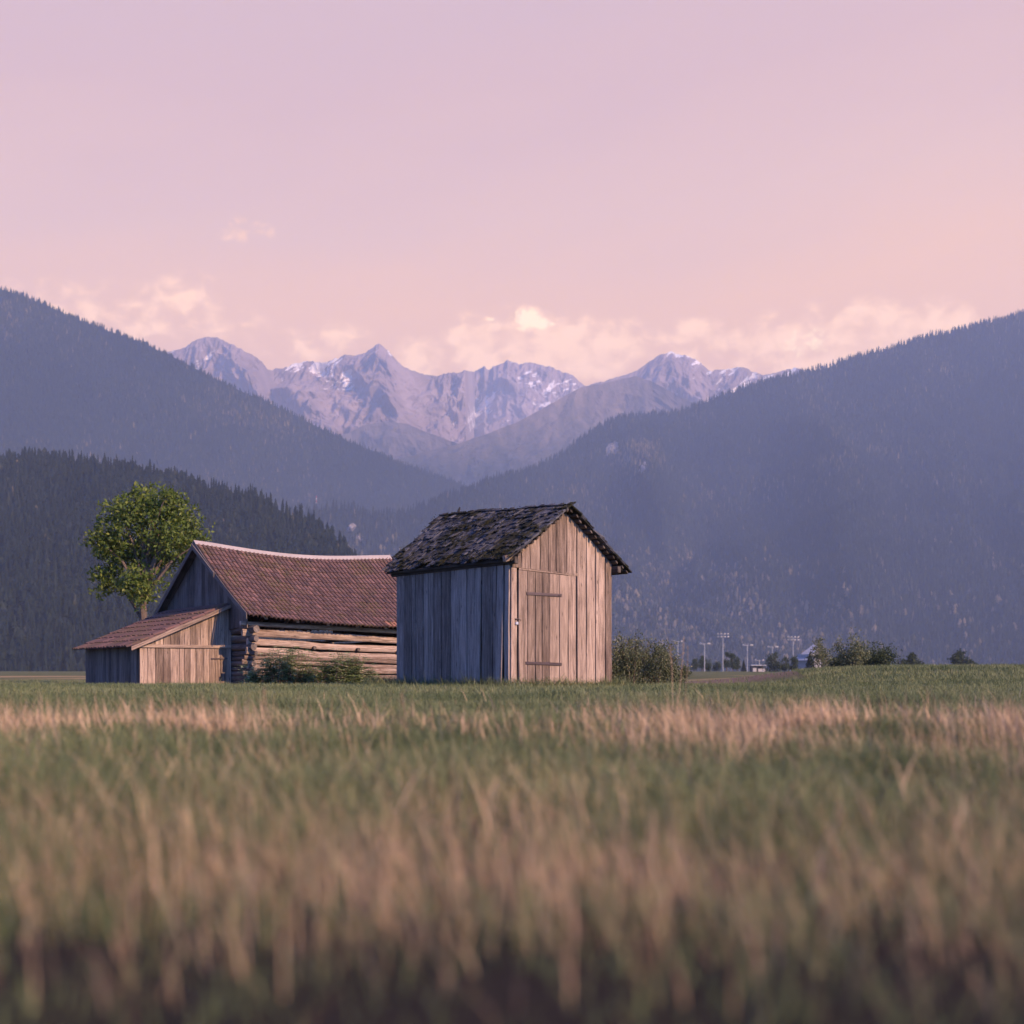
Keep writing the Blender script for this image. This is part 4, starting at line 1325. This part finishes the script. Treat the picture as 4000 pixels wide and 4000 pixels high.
# right hand wooded mountain
RC = [(540, 955, 2550), (600, 951, 2588), (650, 953, 2619), (690, 962, 2644), (720, 966, 2685), (760, 962, 2756), (820, 946, 2862), (870, 929, 2950), (915, 911, 3123), (960, 893, 3296), (1010, 876, 3487), (1050, 853, 3633), (1090, 828, 3780),
      (1130, 802, 3927), (1150, 790, 4000), (1172, 785, 4000), (1220, 778, 4000), (1280, 771, 4000), (1340, 752, 4000), (1400, 729, 4000), (1440, 716, 4000), (1500, 697, 4000), (1560, 687, 4000), (1607, 671, 4000), (1680, 655, 4000), (1760, 628, 4000), (1850, 612, 4000), (1932, 588, 4000), (2100, 540, 4000)]
RFt = [(540, 1700), (700, 1750), (900, 1850), (1100, 2000), (1300, 2050), (1600, 1900), (2100, 1800)]
Vr, tr, _ = hill('wooded_mountain', RC, RFt, M['forest_floor'], 420, 110, 1.12, 130, 26, .6, 120, 1200, 3, bumps=[(2500, 95, 330, .02, .50), (2800, 110, 150, .1, .8), (3150, 130, 220, .05, .9), (1900, 100, 140, .1, .8)])
P, t = scatter(Vr, 88000, 1.0)
x_, y_ = pxy(P)
rock = patch(P, 2392, 1752, 34, 30, 61, -.6) | patch(P, 2512, 1830, 22, 42, 63, -.4) | patch(P, 1368, 2070, 40, 34, 65, -.7) | patch(P, 2578, 1843, 16, 9, 68) | patch(P, 2720, 1815, 20, 12, 69)
clear = fbm(P[:, 0] * .006, P[:, 2] * .008, 3, 71) > .55
k = ~(rock & (rng.uniform(0, 1, len(P)) < .93)) & ~(clear & (rng.uniform(0, 1, len(P)) < .7))
P = P[k]; t = t[k]; x_, y_ = pxy(P)
lit_spine = .25 * np.exp(-((x_ - 2470 - (y_ - 1700) * .15) / 70) ** 2) * (y_ < 1900) * (y_ > 1600)  # trees along the sunlit spur painted lighter
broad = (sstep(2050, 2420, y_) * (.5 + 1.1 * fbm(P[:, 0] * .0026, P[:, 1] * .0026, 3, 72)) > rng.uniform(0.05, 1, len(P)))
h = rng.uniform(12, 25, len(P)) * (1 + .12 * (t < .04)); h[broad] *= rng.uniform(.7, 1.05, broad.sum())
rnd = np.clip(rng.normal(.42, .17, len(P)) + .42 * fbm(P[:, 0] * .005, P[:, 2] * .006, 4, 74) + lit_spine + broad * .36, 0, 1)  # broad crowns: paler leaves plus sunlight put into the tone
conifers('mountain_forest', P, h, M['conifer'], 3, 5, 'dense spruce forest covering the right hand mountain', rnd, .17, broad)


def outcrop(cx, cy, rx, ry, rot, Vg, seed, label):
    """bare rock face standing out of the slope"""
    px = Vg[..., 0] / Vg[..., 1] * F + 2000; py = HZ - Vg[..., 2] / Vg[..., 1] * F
    nn = 26; g = np.linspace(-1, 1, nn); a, b = np.meshgrid(g, g)
    c, s = math.cos(rot), math.sin(rot)
    X_ = cx + (a * rx) * c - (b * ry) * s; Y_ = cy + (a * rx) * s + (b * ry) * c
    flat = Vg.reshape(-1, 3); fp = np.stack([px.ravel(), py.ravel()], 1)
    dep = np.empty(X_.size)
    for i, (q, r_) in enumerate(zip(X_.ravel(), Y_.ravel())):
        w = (fp[:, 0] - q) ** 2 + (fp[:, 1] - r_) ** 2; j = np.argpartition(w, 4)[:4]
        dep[i] = np.average(flat[j, 1], weights=1 / (w[j] + 1))
    dep = dep.reshape(X_.shape)
    e = np.sqrt(a ** 2 + b ** 2) + .38 * fbm(a * 2.3 + seed, b * 2.3, 3, seed)
    bulge = 34 * np.clip(1 - e ** 2, -.9, 1) + 22 * (ridged(a * 2.1 + seed, b * 1.2, 4, seed) - .6)
    dep = dep - bulge + 4
    V = np.stack([(X_ - 2000) / F * dep, dep, (HZ - Y_) / F * dep], -1).reshape(-1, 3)
    ii = (np.arange(nn - 1)[:, None] * nn + np.arange(nn - 1)[None, :]).ravel()
    keep = (e[:-1, :-1] < .92).ravel()
    ii = ii[keep]
    o = mesh_np('rock_outcrop', V, [np.stack([ii, ii + 1, ii + nn + 1, ii + nn], 1)], M['cliff'])
    tag(o, kind='structure')


outcrop(2390, 1752, 34, 27, -.6, Vr, 3, '')
outcrop(2510, 1832, 14, 34, .5, Vr, 4, '')
outcrop(1372, 2062, 26, 14, -.7, Vr, 5, '')
outcrop(1400, 2100, 26, 16, .2, Vr, 6, '')

# near wooded hillock behind the barn
HC = [(-80, 870, 1140), (60, 860, 1110), (180, 868, 1080), (260, 880, 1080), (337, 900, 1080), (380, 916, 1068), (415, 921, 1056), (450, 926, 1044), (490, 936, 1032), (503, 946, 1032), (540, 964, 1020), (590, 974, 1008), (615, 992, 996), (645, 1020, 984), (675, 1052, 972), (715, 1090, 960), (790, 1150, 936), (900, 1240, 900), (980, 1275, 888)]
Vh, th_, _ = hill('wooded_hillock', HC, [(-80, 600), (337, 600), (700, 660), (980, 800)], M['forest_floor'], 220, 70, 1.0, 22, 100, .5, 0, 400, 9)
P, t = scatter(Vh, 11500, 1.0)
k = ~patch(P, 1290, 2120, 20, 12, 3)
P = P[k]; n = len(P)
rd = rng.uniform(0, 1, n) < .22 + .5 * (fbm(P[:, 0] * .012, P[:, 2] * .012, 3, 90) > .15)
h = rng.uniform(6.5, 13.5, n) * np.where(rd, .85, 1)
rnd = np.clip(rng.normal(.33, .16, n) + .25 * fbm(P[:, 0] * .011, P[:, 2] * .013, 4, 91) + .10 * rd, 0, 1)
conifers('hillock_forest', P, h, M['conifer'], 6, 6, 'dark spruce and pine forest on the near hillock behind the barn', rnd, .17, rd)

# middle wooded mountain on the left
LC = [(-300, 430, 3143), (-100, 500, 3143), (40, 545, 3177), (150, 590, 3210), (240, 628, 3244), (337, 670, 3277), (380, 693, 3311), (420, 713, 3344), (460, 731, 3377), (500, 748, 3411), (560, 778, 3478), (620, 808, 3545), (680, 835, 3612), (740, 858, 3678), (800, 883, 3745), (850, 898, 3812), (890, 914, 3879), (940, 935, 3946), (1010, 965, 4013), (1100, 1010, 4080)]
Vl, tl, _ = hill('wooded_mountain', LC, [(-300, 1900), (337, 2350), (700, 3100), (900, 3450), (1100, 3700)], M['forest_floor'], 380, 100, 1.05, 150, 16, .5, -200, 1200, 23)
P, t = scatter(Vl, 66000, .8, 0, (-300, 2100))
k = ~patch(P, 770, 1560, 60, 26, 93, .5) | (rng.uniform(0, 1, len(P)) < .3); k &= ~patch(P, 1200, 1790, 26, 26, 94)
P = P[k]
rnd = np.clip(rng.normal(.40, .15, len(P)) + .35 * fbm(P[:, 0] * .003, P[:, 2] * .004, 4, 95), 0, 1)
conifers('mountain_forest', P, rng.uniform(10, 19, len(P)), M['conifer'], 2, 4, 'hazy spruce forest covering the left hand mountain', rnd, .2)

# snow streaked rock
m, nt = new_mat('alpine_rock'); N = NT(nt)
p = N.pos(); cav = N.attr('cav')
sp = N.n('ShaderNodeSeparateXYZ', ins={0: p})
n1 = N.noise(N.scalev(p, (.004, .004, .0016)), 1.0, 7, .62); rp = N.n('ShaderNodeVectorRotate', rotation_type='Y_AXIS', ins={0: p, 3: R(38)}).outputs[0]
n2 = N.noise(N.scalev(rp, (.0055, .008, .022)), 1.0, 7, .66, .5)
n4 = N.noise(N.scalev(p, (.0016, .0016, .0016)), 1.0, 4, .5)
rock = N.ramp(n1, [(.3, (.19, .138, .113)), (.5, (.28, .205, .17)), (.7, (.38, .29, .245))])
green = N.ramp(n2, [(.3, (.05, .052, .03)), (.7, (.17, .145, .085))])
alt = N.math('ADD', sp.outputs[2], N.math('MULTIPLY', N.math('SUBTRACT', n4, .5), 900.0))
col = N.mix(N.mrange(alt, 780, 1030), green, rock)
sm = N.math('ADD', N.math('MULTIPLY', cav, 1.0), N.math('ADD', N.math('MULTIPLY', n2, .95), N.math('MULTIPLY', n4, .35)))
sm = N.math('ADD', sm, N.mrange(sp.outputs[2], 950, 1650, -.16, .02))
snow = N.math('MULTIPLY', N.mrange(sm, 1.17, 1.20), N.mrange(alt, 930, 1120))
col = N.mix(snow, col, (.82, .75, .68))
N.out(col, .9, n2, .7, 25.0, .1)
M['rock'] = m
m, nt = new_mat('alpine_slope'); N = NT(nt)
p = N.pos(); sp = N.n('ShaderNodeSeparateXYZ', ins={0: p})
n1 = N.noise(N.scalev(p, (.004, .004, .003)), 1.0, 6, .6); n2 = N.noise(N.scalev(p, (.02, .02, .006)), 1.0, 5, .6)
alt = N.math('ADD', sp.outputs[2], N.math('MULTIPLY', N.math('SUBTRACT', n1, .5), 700.0))
c1 = N.ramp(n2, [(.3, (.008, .013, .010)), (.7, (.035, .036, .022))]); c2 = N.ramp(n2, [(.3, (.07, .056, .04)), (.7, (.22, .165, .125))])
N.out(N.mix(N.mrange(alt, 780, 1350), c1, c2), .95, n2, .6, 15.0, .1)
M['slope'] = m
MC = [(-200, 560, 5921), (-60, 610, 5921), (60, 585, 5921), (150, 640, 5921), (240, 668, 5921), (300, 664, 5921), (337, 652, 5921), (362, 641, 5921), (378, 633, 5921), (388, 630, 5921), (408, 631, 5921), (420, 637, 5921), (435, 646, 5921), (450, 655, 5921), (470, 664, 5921), (487, 672, 5921), (497, 682, 5993), (505, 694, 6064), (515, 692, 6135), (530, 689, 6135), (545, 684, 6135),
      (560, 677, 6135), (575, 674, 6135), (598, 675, 6135), (620, 677, 6135), (635, 671, 6135), (650, 666, 6135), (670, 666, 6135), (688, 663, 6135), (700, 656, 6135), (708, 649, 6135), (714, 647, 6135), (722, 651, 6135), (735, 662, 6135), (750, 678, 6135), (765, 692, 6207), (780, 699, 6278), (805, 704, 6349), (830, 706, 6349), (845, 701, 6349), (862, 703, 6349), (878, 698, 6349),
      (895, 701, 8900), (905, 695, 8900), (914, 689, 8800), (922, 695, 8800), (935, 687, 8800), (948, 681, 8800), (960, 675, 8800), (968, 678, 8800), (980, 684, 8800), (990, 680, 8800), (1003, 681, 8800), (1020, 684, 8800), (1040, 690, 8800), (1060, 698, 8800), (1080, 706, 8800), (1100, 722, 8800), (1125, 745, 8800), (1200, 800, 8700), (1300, 860, 8600)]
hill('rocky_mountain', MC, [(-200, 4500), (1300, 4700)], M['rock'], 1000, 240, 1.05, 90, 30, 2.6, 0, 900, 31, depth_amp=360)
M2 = [(1010, 790, 6563), (1100, 728, 6563), (1140, 717, 6563), (1180, 706, 6563), (1205, 694, 6563), (1225, 680, 6563), (1245, 668, 6563), (1258, 664, 6563), (1267, 658, 6563), (1276, 663, 6563), (1300, 668, 6563), (1320, 678, 6599), (1335, 692, 6635), (1345, 696, 6635), (1360, 693, 6635), (1385, 689, 6635), (1405, 690, 6635), (1420, 697, 6635), (1440, 705, 6635), (1500, 690, 6635), (1600, 720, 6635), (1720, 650, 6635), (1850, 660, 6635), (2000, 640, 6635), (2150, 650, 6635)]
hill('rocky_mountain', M2, [(1010, 5500), (2150, 5200)], M['rock'], 600, 190, 1.05, 70, 22, 2.2, 0, 900, 37, depth_amp=270)
M3 = [(500, 960, 4780), (560, 930, 4780), (640, 890, 4851), (700, 872, 4922), (735, 863, 4994), (800, 850, 5065), (850, 838, 5136), (900, 822, 5208), (940, 806, 5279), (985, 786, 5350), (1020, 769, 5422), (1060, 746, 5493), (1100, 724, 5565), (1140, 716, 5600), (1175, 707, 5636), (1200, 702, 5636), (1230, 712, 5636), (1290, 745, 5565), (1400, 800, 5493), (1600, 900, 5422)]
hill('alpine_spur', M3, [(500, 4450), (1000, 4500), (1600, 4600)], M['slope'], 400, 110, 1.0, 110, 18, .8, 350, 900, 43, depth_amp=150)
M4 = [(520, 850, 5422), (590, 835, 5422), (640, 822, 5458), (663, 813, 5493), (690, 800, 5493), (730, 792, 5493), (770, 797, 5493), (800, 810, 5493), (850, 828, 5493), (900, 850, 5422), (960, 880, 5350)]
hill('alpine_spur', M4, [(520, 4800), (960, 5000)], M['slope'], 220, 70, 1.0, 60, 22, .8, 0, 500, 47, depth_amp=130)

# red and white mast on the ridge behind the hillock
d = 2650; b = at(1236, 1978, d); b.z -= 6
t = thing('radio_mast', b, 'red and white banded radio mast on the wooded ridge', 'radio mast')
h = (HZ - 1936) / F * d - b.z
for i in range(6):
    mb = MB(); a, c = b + Z3 * h * i / 6, b + Z3 * h * (i + 1) / 6
    for sx_, sy_ in ((-1, -1), (1, -1), (0, 1)):
        w0, w1 = 1.2 - .15 * i, 1.2 - .15 * (i + 1)
        mb.tube([a + Vector((sx_ * w0, sy_ * w0, 0)), c + Vector((sx_ * w1, sy_ * w1, 0))], [.3, .3], 5)
        mb.tube([a + Vector((sx_ * w0, sy_ * w0, 0)), c + Vector((-sx_ * w1 if sx_ else 1, sy_ * w1, 0))], [.18, .18], 4)
    mb.build('mast_section', M['white'] if i % 2 == 0 else M['red'], t)

# ------------------------------------------------------------------ haze
hb_ = MB()
m = bpy.data.materials.new('valley_haze'); m.use_nodes = True; nt = m.node_tree; nt.nodes.clear()
pv = nt.nodes.new('ShaderNodeVolumePrincipled'); ou = nt.nodes.new('ShaderNodeOutputMaterial')
pv.inputs['Color'].default_value = (0.60, 0.74, 1.0, 1); pv.inputs['Density'].default_value = 1.25e-4; pv.inputs['Anisotropy'].default_value = 0.0
nt.links.new(pv.outputs[0], ou.inputs['Volume'])
x0, x1, y0, y1, z0, z1 = -8600, 8600, -420, 9000, -140, 1900
vs = [(x, y, z) for z in (z0, z1) for y in (y0, y1) for x in (x0, x1)]
me = bpy.data.meshes.new('haze'); me.from_pydata(vs, [], [(0, 2, 3, 1), (4, 5, 7, 6), (0, 1, 5, 4), (2, 6, 7, 3), (0, 4, 6, 2), (1, 3, 7, 5)])
me.materials.append(m); o = bpy.data.objects.new('haze', me); COL.objects.link(o)
tag(o, 'thin bluish evening haze filling the valley', 'haze', kind='stuff')

# ------------------------------------------------------------------ light
SUN_EL = R(24); SUN_AZ = R(-42)          # azimuth measured from +X
sd = Vector((math.cos(SUN_AZ) * math.cos(SUN_EL), math.sin(SUN_AZ) * math.cos(SUN_EL), math.sin(SUN_EL)))
li = bpy.data.lights.new('sun', 'SUN'); li.energy = 5.0; li.angle = R(.53); li.color = (1.0, .645, .38)
so = bpy.data.objects.new('sun', li); COL.objects.link(so); so.rotation_euler = (-sd).to_track_quat('-Z', 'Y').to_euler(); so.location = (60, -60, 50)

w = bpy.data.worlds.new('World'); sc.world = w; w.use_nodes = True; nt = w.node_tree; nt.nodes.clear(); N = NT(nt)
sky = N.n('ShaderNodeTexSky', sky_type='NISHITA'); sky.sun_disc = False; sky.sun_elevation = SUN_EL; sky.sun_rotation = R(90) - SUN_AZ
sky.altitude = 600; sky.air_density = 1.0; sky.dust_density = 1.5; sky.ozone_density = 2.0
g = N.n('ShaderNodeTexCoord').outputs['Generated']
sp = N.n('ShaderNodeSeparateXYZ', ins={0: g})
az = N.math('ARCTAN2', sp.outputs[0], sp.outputs[1]); el = N.math('ARCSINE', sp.outputs[2])
front = N.math('MULTIPLY', N.mrange(N.math('ABSOLUTE', az), 1.5, .75), N.mrange(el, 1.05, .50))
wisp = N.noise(N.vec(N.math('MULTIPLY', az, 2.2), N.math('MULTIPLY', N.math('ADD', el, N.math('MULTIPLY', az, -.18)), 9.0), 0.0), 1.0, 3, .5)
e2 = N.math('ADD', el, N.math('MULTIPLY', N.math('SUBTRACT', wisp, .5), .10))
e2 = N.math('SUBTRACT', e2, N.math('MULTIPLY', az, .05))
belt = N.ramp(N.math('MULTIPLY', e2, 1.6), [(0.0, (1.08, .565, .28)), (.30, (1.06, .56, .23)), (.48, (.95, .53, .27)), (.60, (.77, .475, .335)), (.74, (.64, .405, .345)), (.95, (.56, .385, .38))])
base = N.mix(1.0, sky.outputs[0], (.044, .088, .215), 'MULTIPLY')
skyc = N.mix(front, base, belt)
# cumulus bank along the range
cn = N.noise(N.vec(N.math('MULTIPLY', az, 52.0), N.math('MULTIPLY', el, 70.0), 3.1), 1.0, 5, .5, .3)
cn2 = N.noise(N.vec(N.math('MULTIPLY', az, 20.0), N.math('MULTIPLY', el, 30.0), 7.7), 1.0, 4, .5)
def azel(px, py):
    u, v = uv(px * KS, py * KS); return math.atan2(u, 1), math.atan2(v, math.hypot(u, 1))
dens = None; lit = None
for (px, py, rx, ry, s) in ((900, 648, 52, 44, 1.0), (960, 640, 50, 46, .9), (1060, 655, 70, 50, 1.0), (1120, 660, 60, 46, .9), (1190, 640, 40, 34, .7), (1010, 690, 120, 40, .8), (1330, 650, 90, 44, .75), (1440, 645, 80, 42, .8), (1530, 648, 80, 50, 1.0), (1620, 640, 80, 52, 1.0), (1740, 650, 110, 60, 1.0),
                            (640, 635, 60, 30, .5), (560, 655, 80, 36, .45), (420, 610, 80, 46, .5), (345, 575, 60, 50, .55), (250, 600, 110, 60, .5), (100, 600, 130, 70, .5), (460, 434, 52, 24, .55), (395, 522, 36, 18, .4), (790, 675, 70, 36, .6), (985, 598, 15, 20, 1.0), (1003, 602, 20, 20, 1.0), (1020, 611, 20, 12, .9), (1042, 612, 14, 6, .7), (992, 618, 22, 14, .8), (922, 602, 14, 7, .7)):
    a0, e0 = azel(px, py); ka, ke = F / (rx * KS * 1.15), F / (ry * KS * 1.12)
    dx = N.math('MULTIPLY', N.math('SUBTRACT', az, a0), ka); dy = N.math('MULTIPLY', N.math('SUBTRACT', el, e0), ke)
    r2 = N.math('ADD', N.math('MULTIPLY', dx, dx), N.math('MULTIPLY', dy, dy))
    gsn = N.math('MULTIPLY', N.math('EXPONENT', N.math('MULTIPLY', r2, -1.0)), s)
    dens = gsn if dens is None else N.math('MAXIMUM', dens, gsn)
    if (px, py) in ((985, 598), (1003, 602), (1020, 611), (1042, 612), (992, 618), (1530, 648), (922, 602)):
        l_ = gsn if px != 1530 else N.math('MULTIPLY', gsn, .55)
        lit = l_ if lit is None else N.math('MAXIMUM', lit, l_)
wgt = N.mrange(dens, .05, .45)
nz = N.math('ADD', N.math('MULTIPLY', N.math('SUBTRACT', cn, .5), 1.35), N.math('MULTIPLY', N.math('SUBTRACT', cn2, .5), 1.0))
cl = N.math('ADD', dens, N.math('MULTIPLY', nz, wgt))
cover = N.math('MULTIPLY', N.mrange(cl, .18, .72), .85)
skyc = N.mix(cover, skyc, N.ramp(N.math('ADD', cn, N.math('MULTIPLY', N.math('SUBTRACT', cn2, .5), .6)), [(.34, (1.07, .60, .28)), (.62, (1.34, .80, .40))]))
cn3 = N.noise(N.vec(N.math('MULTIPLY', az, 95.0), N.math('MULTIPLY', el, 110.0), 1.3), 1.0, 6, .6, .4)
lc = N.mrange(N.math('ADD', lit, N.math('MULTIPLY', N.math('SUBTRACT', cn3, .5), N.math('MULTIPLY', lit, 2.6))), .42, .78)
skyc = N.mix(N.math('MULTIPLY', lc, .8), skyc, (1.5, 1.08, .56))
bg = N.n('ShaderNodeBackground', ins={0: skyc, 1: 1.0})
ow = N.n('ShaderNodeOutputWorld'); nt.links.new(bg.outputs[0], ow.inputs[0])

# ------------------------------------------------------------------ camera and render
cd = bpy.data.cameras.new('camera'); cam = bpy.data.objects.new('camera', cd); COL.objects.link(cam)
cam.location = (0, 0, 0); cam.rotation_euler = (R(90), 0, 0)
cd.sensor_width = 36; cd.sensor_fit = 'HORIZONTAL'; cd.lens = 36 * F / 4000; cd.shift_y = (HZ - 2000) / 4000
cd.clip_start = .05; cd.clip_end = 60000
cd.dof.use_dof = True; cd.dof.focus_distance = 34; cd.dof.aperture_fstop = 1.02; cd.dof.aperture_blades = 9
sc.camera = cam
sc.view_settings.view_transform = 'Standard'; sc.view_settings.look = 'None'; sc.view_settings.gamma = 1; sc.view_settings.exposure = 0.5
cy = sc.cycles
cy.use_denoising = True; cy.max_bounces = 6; cy.diffuse_bounces = 3; cy.glossy_bounces = 2; cy.transmission_bounces = 3; cy.volume_bounces = 3; cy.transparent_max_bounces = 4
cy.use_adaptive_sampling = True; cy.adaptive_threshold = 0.015
